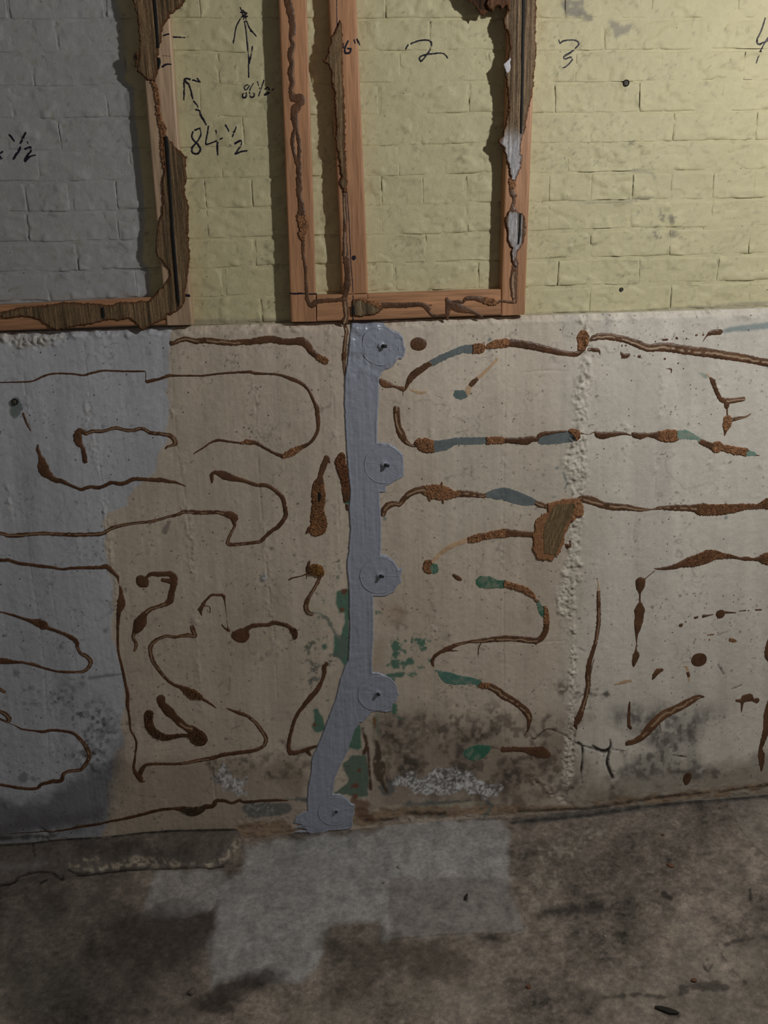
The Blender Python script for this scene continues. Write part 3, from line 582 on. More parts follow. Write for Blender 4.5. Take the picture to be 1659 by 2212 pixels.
def glue(name, label, spec, base='conc', cat='glue bead', group=None, hgt=1.0, tone=1.0, seed=0, amp=.3, parent=None, fib=FIB, tealc=TEAL, cracked=False):
    yp = {'conc': 0.0, 'stud': STUD_Y, 'brick': BRICK_Y}[base]
    yb = {'conc': lambda x, z: -hconc(x, z), 'stud': lambda x, z: np.full_like(x, STUD_Y), 'brick': lambda x, z: BRICK_Y - hup(x, z)}[base]
    Fd, X, Z, D, nz = stroke_obj(name, spec, None, None, yp, 1, amp=amp, seed=seed)
    K, L, S, R = Fd.K, Fd.L, Fd.S, Fd.R
    # fibrous parts are ragged
    m = (K == 4) & (D < .006); rg = np.zeros_like(D); rg[m] = fbm(X[m] * 420, Z[m] * 420, 3, 4) - .5
    D = np.where(K == 4, D + .0034 * rg, D)
    m = ((K == 2) | (K == 3)) & (D < .006); rg = np.zeros_like(D); rg[m] = fbm(X[m] * 380, Z[m] * 380, 2, 5) - .5
    D = np.where((K == 2) | (K == 3), D + .002 * rg, D)
    q = np.clip(-D / np.maximum(R * .8, .0012), 0, 1)
    hs = np.minimum(R * .42, .0024 if base != 'stud' else .0016) * np.sqrt(np.clip(1 - (1 - q) ** 2, 0, 1)) * hgt
    hs = hs + np.where(q > .2, .0007 * nz * 2, 0)
    near = D < .004; f1 = np.zeros_like(D); f1[near] = fbm(X[near] * 500, Z[near] * 500, 2, 7) - .5
    n2 = np.zeros_like(D); n2[near] = fbm(X[near] * 45, Z[near] * 45, 3, 6) - .5
    sL = fbm(S * 55, S * 0 + seed * 3.7, 2, 2) - .5
    off = .05 + sL * .8
    band = .85 * np.exp(-((L - off) / .24) ** 2) * sstep(.30, .42, fbm(S * 60, S * 0 + 9, 2, 3))
    z = (K == 1)
    hs = np.where(z, hs * (1 - .55 * band), hs)
    hf = (.0022 + .0022 * np.clip(f1 * 2 + .5, 0, 1)) * sstep(0, .25, q) * hgt
    h = np.where(K == 4, hf, hs); h = np.where((K == 2) | (K == 3) | (K == 5), .0005, h)
    cols = np.empty(D.shape + (3,), np.float32); cols[:] = BROWN * tone
    cols *= (1 + .5 * n2 * 2)[..., None]
    cols = np.where(z[..., None], cols * (1 - band[..., None]) + TAN * band[..., None], cols)
    cols = np.where((K == 4)[..., None], fib * (1 + 1.1 * f1[..., None] * 2 + .5 * n2[..., None]), cols)
    flk = (sstep(.12, .2, f1 * .6 + n2) * .5)[..., None]
    cols = np.where((K == 2)[..., None], np.array(tealc) * (1 + .3 * n2[..., None]) * (1 - flk) + np.array((.38, .36, .30)) * flk, cols)
    cols = np.where((K == 3)[..., None], GBLUE * (1 + .5 * n2[..., None]), cols)
    cols = np.where((K == 5)[..., None], TAN * 1.25 * (1 + .5 * n2[..., None]), cols)
    cols = np.clip(cols, .003, 1)
    if cracked:
        g = fbm(X * 110, Z * 110, 2, 3); crk = np.exp(-((g - .5) / .012) ** 2); h = h - .0012 * crk * (q > .2); cols *= (1 - .6 * crk)[..., None]
    root = parent
    first = None; kinds = [k for k in (0, 1) if ((K == k) & (D < 0)).any()]
    parts = []
    if kinds: parts.append(('adhesive', (K == 0) | (K == 1), 'glue'))
    if ((K == 4) & (D < 0)).any(): parts.append(('fibre_patch', K == 4, 'fibre'))
    if (((K == 2) | (K == 3)) & (D < 0)).any(): parts.append(('bare_patch', (K == 2) | (K == 3), 'flake'))
    if ((K == 5) & (D < 0)).any(): parts.append(('residue', K == 5, 'flake'))
    pieces = [(nm, p, mt) for nm, sel, mt in parts for _, p in field_pieces(nm, X, Z, D, h, yb, None, sel, None, None)]
    if len(pieces) > 1 and name != 'glue_spatter':
        e = bpy.data.objects.new(name, None); C.objects.link(e)
        i = np.argmin(D); ox, oz = float(X.ravel()[i]), float(Z.ravel()[i])
        e.location = (ox, yp, oz); e['_o'] = [ox, yp, oz]; e.empty_display_size = .02
        for nm, p, mt in pieces:
            field_mesh(nm, X, Z, D, h, yb, MT[mt], p, e, cols)
        o = e
    else:
        o = field_mesh(name, X, Z, D, h, yb, MT[parts[0][2]], None, parent, cols)
    if parent is None: tag(o, label, cat, group)
    return o
def patch(name, spec, yplane, ybase, t, m, col=None, parent=None, res=.0014, amp=.0012, freq=120, edge=.0025, colfn=None, hfn=None, seed=0, back=False, pts=None):
    P = poly(spec) if pts is None else pts
    x, z = wall(P[:, 0], P[:, 1], yplane); Q = np.stack([x, z], -1); R = .004
    u0, v0 = x.min() - R, z.min() - R; nu, nv = int((x.max() + R - u0) / res) + 2, int((z.max() + R - v0) / res) + 2
    X, Z = np.meshgrid(u0 + np.arange(nu) * res, v0 + np.arange(nv) * res)
    D = poly_sdf(Q, X, Z); D = D + amp * 2 * (fbm(X * freq, Z * freq, 3, seed) - .5)
    h = t * np.sqrt(np.clip(-D / edge, 0, 1))
    if hfn is not None: h = h + hfn(X, Z, D) * np.clip(-D / edge, 0, 1)
    cols = None
    if colfn is not None: cols = np.clip(colfn(X, Z, D), .002, 1)
    elif col is not None: cols = np.empty(D.shape + (3,)); cols[:] = col
    return field_mesh(name, X, Z, D, h, ybase, m, None, parent, cols, thick_back=1 if back else 0)
yconc = lambda x, z: -hconc(x, z)
ystud = lambda x, z: np.full_like(x, STUD_Y)

# ------------------------------------------------------------------ studs and plates
def lumber(name, label, quad, mat_, colr, group, up_to=None, left_to=None, cat='stud'):
    q = poly(quad); x, z = wall(q[:, 0], q[:, 1], STUD_Y)       # TL TR BR BL
    P = [[float(x[i]), float(z[i])] for i in range(4)]
    if up_to:
        for t, b in ((0, 3), (1, 2)):
            k = (up_to - P[b][1]) / (P[t][1] - P[b][1]); P[t] = [P[b][0] + (P[t][0] - P[b][0]) * k, up_to]
    if left_to is not None:
        for l, r in ((0, 1), (3, 2)):
            k = (left_to - P[r][0]) / (P[l][0] - P[r][0]); P[l] = [left_to, P[r][1] + (P[l][1] - P[r][1]) * k]
    vertical = abs(P[0][1] - P[3][1]) > abs(P[1][0] - P[0][0])
    # cross-section with eased edges swept along the length
    d = BRICK_Y - .001 - STUD_Y; e = .003
    prof = [(0, d), (0, e * 1.6), (e * .3, e * .6), (e, e * .12), (e * 1.9, 0), (.5, 0), (-e * 1.9, 0), (-e, e * .12), (-e * .3, e * .6), (1.0, e * 1.6), (1.0, d)]
    n = 60; co = []
    for i in range(n + 1):
        t = i / n
        if vertical: A = [P[3][k] + (P[0][k] - P[3][k]) * t for k in (0, 1)]; B = [P[2][k] + (P[1][k] - P[2][k]) * t for k in (0, 1)]
        else: A = [P[3][k] + (P[2][k] - P[3][k]) * t for k in (0, 1)]; B = [P[0][k] + (P[1][k] - P[0][k]) * t for k in (0, 1)]
        wdt = math.hypot(B[0] - A[0], B[1] - A[1]); wob = .0006 * math.sin(t * 7 + len(label))
        for (s, dy) in prof:
            s2 = s if s in (0, .5, 1.0) else (s / wdt if s > 0 else 1 + s / wdt)
            co.append((A[0] + (B[0] - A[0]) * s2 + (wob if vertical else 0), STUD_Y + dy, A[1] + (B[1] - A[1]) * s2 + (0 if vertical else wob)))
    m_ = len(prof); fs = []
    for i in range(n):
        for k in range(m_):
            k2 = (k + 1) % m_; fs.append((i * m_ + k, (i + 1) * m_ + k, (i + 1) * m_ + k2, i * m_ + k2))
    if not vertical: fs = [f[::-1] for f in fs]
    fs.append(tuple(range(m_))); fs.append(tuple(n * m_ + k for k in reversed(range(m_))))
    co = np.array(co)
    cols = np.empty((len(co), 3)); cols[:] = colr
    o = newmesh(name, co, fs, mat_, cols=cols, smooth=False)
    return tag(o, label, cat, group)
W1, W2 = (.46, .245, .135), (.47, .34, .235)
SG = 'wall studs'
ZT = 2.42
stud1 = lumber('wall_stud', 'pale pine stud, leftmost, with wide torn panel scraps on it', '@T 817,0 1003,0 1150,1940 992,1943', MT['wood'], W2, SG, up_to=ZT)
stud2 = lumber('wall_stud', 'reddish pine stud with a long thin brown glue line down its face, no scraps', '@U 115,0 285,0 343,1920 190,1922', MT['wood'], W1, SG, up_to=ZT)
stud3 = lumber('wall_stud', 'reddish pine stud marked 6 inches, standing on the bottom plate', '@U 415,0 583,0 651,1750 497,1757', MT['wood'], W1, SG, up_to=ZT)
stud4 = lumber('wall_stud', 'reddish pine stud, rightmost, half covered by striped panel backing', '@U 1500,0 1655,0 1590,1880 1445,1885', MT['wood'], W1, SG, up_to=ZT)
plate1 = lumber('bottom_plate', 'left bottom plate under the grey-white bricks, covered in torn backing', '@T 0,1818 988,1772 988,1942 0,1975', MT['plate_wood'], W1, 'bottom plates', left_to=-1.25, cat='wooden plate')
plate2 = lumber('bottom_plate', 'bottom plate between the middle stud pair and the right stud, above the grey sealant', '@U 345,1762 1443,1727 1443,1883 345,1921', MT['plate_wood'], W1, 'bottom plates', cat='wooden plate')

# ------------------------------------------------------------------ panel backing scraps on the studs
def boardcol(base, dark=.5, foil=None):
    def f(X, Z, D):
        s = fbm(X * 330, Z * 7, 3, 2); s2 = fbm(X * 120, Z * 5, 2, 5)
        c = np.array(base)[None, None, :] * (1 + .9 * (s - .5) * 2 + .4 * (s2 - .5) * 2)[..., None]
        e = sstep(-.007, -.001, D + .004 * (fbm(X * 300, Z * 300, 2, 1) - .5))
        c = c * (1 - e[..., None]) + np.array((.20, .088, .038)) * (.7 + .6 * fbm(X * 400, Z * 400, 2, 3))[..., None] * e[..., None]
        if foil is not None:
            k = foil(X, Z)[..., None] * (1 - e[..., None]); fc_ = np.array((.66, .67, .72)) * (.6 + .75 * s[..., None]); c = c * (1 - k) + fc_ * k
        return c
    return f
def boardh(X, Z, D): return .0014 * (fbm(X * 300, Z * 9, 3, 2) - .5) * 2 + .0012 * sstep(-.008, -.002, D) * (fbm(X * 350, Z * 350, 2, 3) - .3)
def scrap(label, spec, base=(.27, .18, .10), grooves=(), foil=None, t=.0045, group='torn panel backing', hf=boardh, name='panel_scrap'):
    o = patch(name, spec, STUD_Y, ystud, t, MT['board'], colfn=boardcol(base, foil=foil), hfn=hf, back=True, amp=.0032, freq=170, edge=.0022)
    tag(o, label, 'torn panel', group)
    for g in grooves:
        patch('groove', g, STUD_Y - t - .0012, lambda x, z, t=t: np.full_like(x, STUD_Y - t - .0014), .0009, MT['black'], parent=o, amp=.0002, edge=.0006)
    return o
scrap('torn striped backing at the top of the leftmost stud', '''@T 780,-150 790,0 820,90 832,230 835,340 818,400 822,430 870,470 905,488 925,490 930,460 942,430 948,380 945,345 952,320 945,290 958,270 965,235 972,160
 1000,120 1022,88 1060,55 1090,35 1105,0 1110,-150''', grooves=['@K 528,-160 585,-160 585,0 610,340 632,700 640,770 625,790 592,780 575,500 545,200 530,0', '@K 605,930 650,945 660,1010 640,1110 622,1140 608,1060'])
s1 = scrap('long torn backing down the lower half of the leftmost stud, reaching the left plate', '''@T 985,810 1010,830 1040,872 1085,910 1115,940 1110,1000 1112,1080 1103,1150 1130,1240 1125,1400 1136,1520 1128,1620 1110,1720 1104,1800 1080,1850 1030,1875 1000,1885 990,1905
 930,1930 885,1950 860,1978 830,1962 800,1920 780,1902 700,1915 640,1910 600,1925 520,1940 440,1950 400,1962 345,1972 300,1960 240,1912 190,1895 120,1890 60,1905 20,1902 0,1885 -60,1895 -60,1870 0,1868 60,1848 150,1833 220,1828
 280,1822 360,1806 430,1803 500,1812 580,1812 650,1822 720,1806 800,1802 900,1792 930,1755 980,1700 1020,1640 1000,1600 965,1560 935,1530 928,1470 935,1420 945,1320 965,1290 972,1200 968,1100 980,1000 968,900''', base=(.265, .18, .10),
   grooves=['@T 982,815 1000,812 1008,860 1022,1100 1040,1380 1058,1600 1075,1800 1068,1835 1055,1780 1040,1600 1022,1380 1005,1100 990,900', '@T 603,1838 618,1833 628,1880 620,1905 608,1895'])
def foil1(X, Z):
    px, py = project(X, 0 * X + STUD_Y, Z); return sstep(265, 320, py + 20 * (fbm(X * 300, Z * 20, 2, 3) - .5)) * sstep(1090, 1082, 0 * px)
scrap('long striped backing with a black line and a whitish tip on the rightmost stud', '''@V 95,-150 95,0 103,60 70,120 85,170 105,215 112,290 105,330 80,400 88,470 100,560 104,640 90,740 72,790 70,815 50,830 45,855 60,880 75,885 92,960 108,1010 115,1085 150,1083
 165,1040 182,1000 187,940 178,880 188,820 206,780 214,720 232,640 252,540 262,430 268,380 272,300 276,290 268,220 274,150 272,0 272,-150''', base=(.33, .235, .15), foil=foil1,
   grooves=['@V 189,-150 206,-150 206,0 200,300 196,600 188,800 178,800 180,600 184,300 188,0'])
patch('foil_patch', '@N 640,1290 665,1330 640,1390 655,1500 635,1590 575,1650 545,1600 500,1440 570,1370 610,1340', STUD_Y - .006, lambda x, z: np.full_like(x, STUD_Y - .0062), .0009, MT['flake'], col=(.62, .63, .70), parent=bpy.data.objects['panel_scrap.002'] if 'panel_scrap.002' in bpy.data.objects else None, amp=.0005)
def foil2(X, Z): return np.ones_like(X) * sstep(.2, .5, fbm(X * 300, Z * 12, 2, 3))
scrap('small torn whitish backing with a blue stripe, below the long one on the rightmost stud', '@V 108,1262 150,1258 190,1280 205,1310 213,1390 200,1430 180,1480 160,1500 152,1550 165,1580 150,1605 130,1580 118,1530 125,1490 110,1460 95,1440 98,1380 80,1330 88,1295', base=(.25, .15, .08), foil=foil2,
   grooves=['@V 172,1276 184,1276 180,1400 170,1462 162,1462 168,1380'])
scrap('narrow torn backing on the upper half of the stud marked 6 inches', '''@U 485,120 496,150 500,250 498,400 508,560 515,700 516,900 524,1060 526,1150 508,1148 490,1125 478,1095 488,1050 475,930 458,870 452,830 462,780 452,660 448,560 430,490
 432,440 415,395 385,375 380,362 405,340 412,300 425,250 420,225 448,205 462,165''', base=(.29, .20, .11))
scrap('short comb-like stub of backing on the plate above the grey sealant', '@U 553,1790 600,1785 640,1800 690,1820 735,1840 725,1862 690,1880 640,1888 610,1896 575,1886 555,1890', base=(.26, .20, .12), t=.005, grooves=['@U 552,1822 570,1824 572,1878 556,1884'])
# torn flap left of the right stud's top
scrap('dark torn flap of paper beside the top of the rightmost stud', '@U 1345,-120 1360,0 1345,30 1370,60 1390,78 1400,60 1412,40 1430,45 1440,70 1455,60 1470,40 1478,55 1490,40 1500,-120', base=(.17, .085, .05), t=.012)
scrap('ragged brown paper torn from the panel, hanging above the middle bay', '@U 1200,-130 1245,0 1285,32 1300,60 1318,80 1342,96 1352,80 1375,60 1395,20 1380,-130', base=(.07, .035, .02), t=.003)
scrap('dark knot-like remnant at the left edge of the leftmost stud', '@K 258,850 300,852 312,950 285,1110 232,1085 228,1010 208,925 225,880', base=(.010, .008, .008), t=.004, group='torn panel backing')

# ------------------------------------------------------------------ marker writing (flat print lying on the surface)
def ink(spec, label, name, base='brick', parent=None, w_=9):
    yp = BRICK_Y if base == 'brick' else STUD_Y
    yb = (lambda x, z: BRICK_Y - hup(x, z)) if base == 'brick' else ystud
    Fd, X, Z, D, nz = stroke_obj('ink', spec, None, None, yp, 1, label=label, amp=.35, freq=260, defw=w_, seed=2)
    h = .00045 * np.clip(-D / .0006, 0, 1)
    o = field_mesh(name, X, Z, D, h, yb, MT['ink'], None, parent, None, edge=.0001)
    if label: o['label'] = label
    return o
P_ = mor
ink('@T 1195,765,9 1155,785,9 1148,825,10 1180,860,10 1197,890,10 1180,918,12 1150,912,11 1148,880,10 1175,850,8 1200,805,9 1193,768,8 ; 1245,755,9 1238,800,8 1230,850,9 1240,862,8 1330,826,8 ; 1290,780,10 1302,830,10 1298,870,12 1300,925,8', 'handwritten number 84', 'marker_writing', parent=P_)
ink('@T 1345,740,12 1360,770,9 1373,800,9 ; 1415,755,9 1380,835,9 ; 1366,872,14 1376,868,10 ; 1405,858,12 1440,840,9 1442,862,8 1425,890,8 1405,920,9 1440,905,8 1475,900,8', 'handwritten fraction one half after 84', 'marker_writing', parent=P_)
ink('@T 1098,595,9 1100,530,10 1103,472,9 1150,478,11 1190,488,7 ; 1105,480,12 1130,510,9 1145,560,10 1152,590,9 ; 1158,605,9 1175,625,8 1182,640,7 ; 1168,655,8 1190,662,10 1200,690,12 1215,715,13 1232,745,8 ; 1178,468,9 1195,490,7', 'arrow pointing up to the leftmost stud', 'marker_arrow', parent=P_)
ink('@T 1480,505,8 1458,520,8 1468,545,9 1472,575,10 1455,585,10 1450,565,9 1470,540,8 1490,512,8 ; 1512,500,8 1492,540,9 1495,578,9 1515,578,9 1520,560,8 1500,552,8 ; 1538,490,8 1550,530,7 ; 1575,480,9 1545,575,7 ; 1582,532,8 1600,520,9 1606,540,9 1580,568,9 1600,562,7 1635,530,7', 'handwritten number 86 and a half', 'marker_writing', parent=P_)
ink('@T 1435,45,8 1448,80,9 1462,140,9 1476,240,9 1485,340,8 1485,400,9 1485,460,11 ; 1395,260,9 1402,210,8 1415,150,9 1450,92,8 ; 1462,85,8 1475,130,8 1495,175,10 1530,215,9 ; 1500,185,14 1510,190,10 ; 1508,280,10 1500,330,9 1490,378,8 ; 1438,75,8 1475,80,8 1445,100,9 1478,98,8 1450,112,6 ; 1450,60,6 1462,72,7', 'long arrow pointing up above 86 and a half', 'marker_arrow', parent=P_)
ink('@T 1035,222,9 1070,223,8 1104,224,8 ; 1115,223,3 1140,224,3', 'short tick beside the leftmost stud', 'marker_tick', parent=P_)
ink('@T 55,805,10 70,822,12 85,842,9 ; 155,795,10 140,825,11 122,855,9 ; 163,848,8 168,856,8 ; 122,880,10 100,920,12 80,950,11 ; 150,890,10 183,878,9 182,905,10 160,935,10 150,962,14 180,935,9 212,926,7 ; -30,930,9 0,915,9 15,905,9 ; 0,935,12 8,948,12 ; -20,870,9 -10,960,9', 'handwritten half at the left edge on the grey-white bricks', 'marker_writing', parent=P_)
ink('@U 875,295,8 890,270,8 950,245,8 1005,240,8 1028,255,10 1022,295,9 990,340,8 968,364,9 956,350,9 975,332,8 1040,320,8 1098,318,8 1125,345,8', 'handwritten number 2', 'marker_writing', parent=P_)
ink('@V 408,240,7 415,260,6 435,245,8 500,240,8 527,262,8 490,305,9 440,338,9 445,352,8 480,342,8 488,357,8 455,395,7 425,410,6', 'handwritten number 3', 'marker_writing', parent=P_)
ink('@V 1642,110,8 1620,180,8 1590,245,9 1600,266,9 1625,258,9 1659,242,8 1680,236,7 ; 1660,225,8 1630,270,8 1605,330,8 1590,375,7', 'handwritten number 4 at the right edge', 'marker_writing', parent=P_)
for q in ('975,213,8 990,208,9 1010,203,7', '968,400,9 985,388,12 1000,384,9 1022,384,7', '1090,1762,16 1128,1766,14', '970,333,3 1015,335,3'): ink('@T ' + q, None, 'marker_tick', 'stud', stud1)
ink('@U 500,262,10 504,285,8 ; 530,245,9 514,285,10 514,315,12 538,315,12 548,292,10 530,290,9 ; 566,240,9 573,256,8 ; 584,235,9 592,250,9 600,268,7', 'handwritten 6 with inch marks', 'marker_writing', 'stud', stud3)
ink('@U 462,-60,5 463,60,5 466,150,5 ; 525,1150,4 535,1300,5 547,1550,5 558,1700,5 560,1745,5', 'pen line down the stud', 'marker_line', 'stud', stud3)
ink('@U 564,1540,24', 'ink dot', 'marker_dot', 'stud', stud3)
ink('@U 185,1752,7 215,1755,11 250,1752,9 300,1756,8 342,1755,7', 'black cross line near the foot', 'marker_line', 'stud', stud2)
for q in ('560,1765,5 560,1790,5', '560,1890,5 561,1912,8', '648,1760,3 650,1800,3'): ink('@U ' + q, None, 'marker_line', 'stud', plate2)

# ------------------------------------------------------------------ glue on the wood
G_W = 'glue on the studs and plates'
glue('glue_bead', 'wavy brown glue line down the face of the reddish second stud, bending onto the plate', '''@U 150,-80,40 170,0,46 190,90,42 200,180,34 190,230,26 200,270,30 186,330,34 196,380,26 186,430,34 198,490,28 190,540,26 205,585,46 245,590,50 240,620,44 215,650,50 208,700,40 218,760,30 ; 218,760,26 200,830,22 205,900,22 222,960,24 235,1000,26 ; 222,760,24 238,850,22 240,940,24 235,1000,30
 240,1080,34 238,1160,30 250,1230,34 f 250,1290,50 262,1350,60 255,1400,40 s 262,1440,24 262,1520,18 275,1590,20 278,1680,18 285,1750,20 290,1795,28 315,1820,36 345,1800,26 420,1795,22 500,1790,22 ; 225,1060,16 235,1200,14 248,1380,12''', 'stud', cat='glue bead', group=G_W, amp=.5, seed=1)
glue('glue_bead', 'brown glue down the lower part of the stud marked 6 inches', '@U z 508,1150,24 514,1300,24 512,1400,22 514,1520,34 ; s 520,1545,40 527,1640,30 525,1700,40 515,1770,26', 'stud', group=G_W, seed=2)
glue('glue_bead', 'short brown glue run crossing the bottom plate beside the comb-like stub', '@U z 508,1775,30 518,1850,34 520,1890,26 512,1915,40', 'stud', group=G_W, seed=3)
glue('glue_bead', 'flat brown glue smear along the plate with a looping drip at its end', '@U f 600,1800,40 650,1815,44 700,1825,44 s 730,1825,30 860,1823,30 970,1820,26 1005,1840,34 1012,1860,16 1030,1880,18 1070,1886,14 1110,1878,14 ; 990,1825,10 1030,1822,8', 'stud', group=G_W, seed=4)
glue('glue_bead', 'splayed brown glue splat with pointed arms on the bottom plate', '@U 1120,1785,22 1135,1815,40 1180,1835,50 1230,1850,40 1290,1868,18 1330,1890,18 ; 1115,1780,8 1150,1800,10 1190,1800,20 1215,1808,10 ; 1130,1820,40 1125,1870,26 1122,1905,14', 'stud', group=G_W, seed=5)
glue('glue_bead', 'brown glue running from the plate up the rightmost stud to the small scrap', '@U 1215,1812,8 1235,1785,24 1290,1783,26 f 1345,1795,40 1390,1805,44 s 1420,1808,16 1450,1798,14 1500,1805,18 1525,1800,28 ; z 1525,1800,28 1518,1700,46 1525,1620,40 1530,1560,34', 'stud', group=G_W, seed=6)
glue('glue_bead', 'knotted brown glue between the two scraps on the rightmost stud', '@V f 125,1085,44 132,1105,40 s 122,1130,26 132,1165,30 150,1170,16 ; 132,1165,24 140,1200,18 130,1235,22 f 132,1255,40', 'stud', group=G_W, seed=7)
glue('glue_bead', 'narrow crumbly brown glue strip between the two scraps on the leftmost stud', '@T f 915,488,22 930,530,26 942,600,26 945,660,26 955,720,30 970,760,40 975,800,36 972,900,24 980,1000,16', 'stud', group=G_W, seed=8)

# ------------------------------------------------------------------ glue on the concrete
G_L, G_R, G_D = 'glue beads left of the sealant', 'glue beads right of the sealant', 'glue dabs on the concrete'
glue('glue_bead', 'long thin bead from the left edge curling back in the biggest hook shape', '''@A -300,560,10 0,552,10 100,550,11 180,548,13 240,540,13 300,512,15 360,492,15 430,487,14 520,490,14 600,500,15 650,485,16 740,467,15 800,468,14 900,472,14 1000,472,14 1036,472,10 ; 1040,470,8 1045,490,7 1045,530,8 1053,546,22 1080,540,24 1150,525,20 1210,503,24 1260,503,14 1350,503,14 1450,503,14 1560,490,14
 @B 332,482,16 400,478,16 470,476,22 500,486,22 600,490,15 680,498,18 760,525,26 830,555,24 880,600,20 920,680,20 945,740,32 950,800,30 955,850,26 945,910,22 910,970,22 870,1000,22 f 835,1015,32 780,1045,50 730,1070,44 s 700,1078,28 640,1058,20 560,1015,20 510,985,24 f 470,980,34 440,975,28 s 400,985,16 330,978,15 240,966,20 180,985,14 130,1020,13 80,1050,11 60,1066,7''', group=G_L)
glue('glue_bead', 'thick bead just under the left plate ending in a crumbled tip', '@A s 1230,272,34 z 1250,268,28 1290,248,30 1340,240,36 1400,256,36 1480,250,40 1560,260,40 @B 332,268,40 s 400,262,38 470,260,42 550,248,48 620,242,50 700,258,44 780,258,46 840,258,58 880,290,56 900,325,44 f 945,362,42 980,385,50 1003,400,46', group=G_L)
glue('glue_bead', 'short thin drip under the wall anchor at the far left', '@A 165,775,18 185,830,16 205,875,13 220,898,9', group=G_L)
glue('glue_bead', 'wavy arch-shaped bead with a thick left end on the blue-grey area', '@A s 610,1115,32 605,1070,34 590,1010,28 565,985,50 556,940,60 572,895,36 z 620,915,30 660,902,26 740,900,24 800,882,24 840,877,24 900,893,24 950,895,24 1020,882,26 1080,912,26 1150,920,26 1210,930,30 1245,952,36 1258,985,32 1240,1000,20 s 1200,1012,16 1185,1027,9', group=G_L)
glue('glue_bead', 'comet-shaped bead below the wall anchor, fat at its upper left, trailing right', '@A 272,1000,10 270,1030,24 285,1070,24 300,1110,50 310,1155,76 322,1190,78 360,1225,50 400,1250,36 440,1258,36 500,1285,22 560,1310,22 590,1316,24 640,1300,26 720,1302,26 800,1268,26 860,1278,28 900,1270,30 960,1243,26 1060,1248,26 1150,1250,32 1220,1262,22 1270,1270,18 1330,1296,7', group=G_L)
glue('glue_bead', 'long bead from the left edge with a low loop and hooked tip', '''@A z -300,1600,24 0,1632,26 60,1648,28 130,1645,32 200,1640,28 300,1632,28 400,1637,28 500,1640,30 620,1640,30 720,1635,28 760,1620,26 800,1595,26 880,1573,22 960,1560,20 1100,1545,22 1200,1515,20 1270,1500,22 1320,1478,26 1400,1480,28 @B 60,1483,28 150,1484,30 230,1482,26 s 280,1492,34 320,1500,54 350,1518,58 350,1550,30 z 355,1580,20 325,1640,20 305,1690,22 320,1712,26 400,1708,26 500,1697,24
 s 540,1690,24 580,1650,28 620,1615,28 670,1580,30 710,1530,32 722,1480,32 712,1430,28 700,1380,28 660,1335,28 610,1300,26 570,1287,30 520,1287,26 450,1265,28 380,1245,32 330,1235,50 280,1218,60 250,1203,44 210,1198,22 190,1215,26 193,1250,22 190,1272,10''', group=G_L)
glue('glue_bead', 'bead from the left edge turning to run thinly down to the wall foot', '''@E -300,60,24 0,97,26 60,97,24 130,120,24 220,130,24 300,142,24 380,150,22 440,163,18 520,155,22 640,152,24 720,150,28 770,145,36 800,175,26 840,210,24 848,240,12 855,275,4 865,300,20 868,340,26 870,380,48 868,420,58 855,465,32 848,520,24 845,600,18 845,690,18 850,760,16 870,840,18 890,930,20 905,1000,20 918,1070,24 915,1130,24 925,1190,14
 932,1250,16 940,1320,12 965,1360,14 980,1410,16 972,1480,12 965,1540,18 960,1590,18 980,1630,30 1000,1650,48 1015,1678,24 1038,1680,12''', group=G_L)
glue('glue_bead', 'sickle-shaped bead running low from the thin vertical one and hooking back up left', '@E 1005,1625,36 1030,1580,28 1070,1558,22 1200,1557,20 z 1300,1555,20 1400,1537,26 s 1500,1520,30 1560,1505,28 @F 280,1490,32 400,1475,28 500,1460,26 z 560,1430,26 580,1390,28 570,1350,26 535,1300,26 500,1255,24 s 450,1215,24 400,1195,32 350,1178,20 300,1160,9', group=G_L)
glue('glue_bead', 'hairpin bead at the left edge, upper arm with a fat knot', '''@E -200,430,14 0,467,12 80,487,18 170,515,20 230,535,32 280,550,64 310,562,68 340,580,30 400,603,24 460,625,24 520,655,36 555,690,28 z 555,720,22 580,765,24 620,785,32 650,820,30 640,860,26 600,895,22 s 540,900,18 470,900,20 400,893,16 320,873,18 250,848,24 170,832,18 100,828,26 50,820,46 0,818,48 -60,800,50''', group=G_L)
glue('glue_bead', 'tiny pale curl at the left edge between two hairpin beads', '@E z -40,1000,22 0,1020,26 25,1035,24 40,1045,10', group=G_L)
glue('glue_bead', 'low hairpin bead at the left edge reaching down to the dark mould', '''@E z -40,1160,20 0,1180,24 40,1200,34 68,1238,34 50,1255,20 s 0,1235,14 -40,1230,12 ; 50,1258,5 100,1280,7 160,1310,14 250,1322,14 310,1328,24 370,1318,20 450,1322,20 530,1340,22 z 580,1385,26 620,1440,28 640,1500,30 620,1550,26 580,1600,26 500,1610,24 s 455,1635,26 440,1680,26 380,1685,34 340,1695,28 290,1710,24 260,1738,22 150,1735,24 60,1720,22 0,1710,20 -200,1700,18''', group=G_L)
glue('glue_bead', 'dark bead slanting just above the broken concrete ledge at the lower left', '@I 40,242,3 150,236,5 240,230,8 300,222,8 340,211,12 420,200,12 480,186,10 560,170,14 620,155,14 690,137,14 750,132,12 f 790,135,26 830,145,46 870,135,30 s 885,125,24 920,120,20 935,98,16 970,98,14 1005,108,14 1035,97,12 1060,104,14 1130,98,12 1200,96,12 1240,98,7', group=G_L, tone=.75, fib=np.array((.075, .05, .03)))
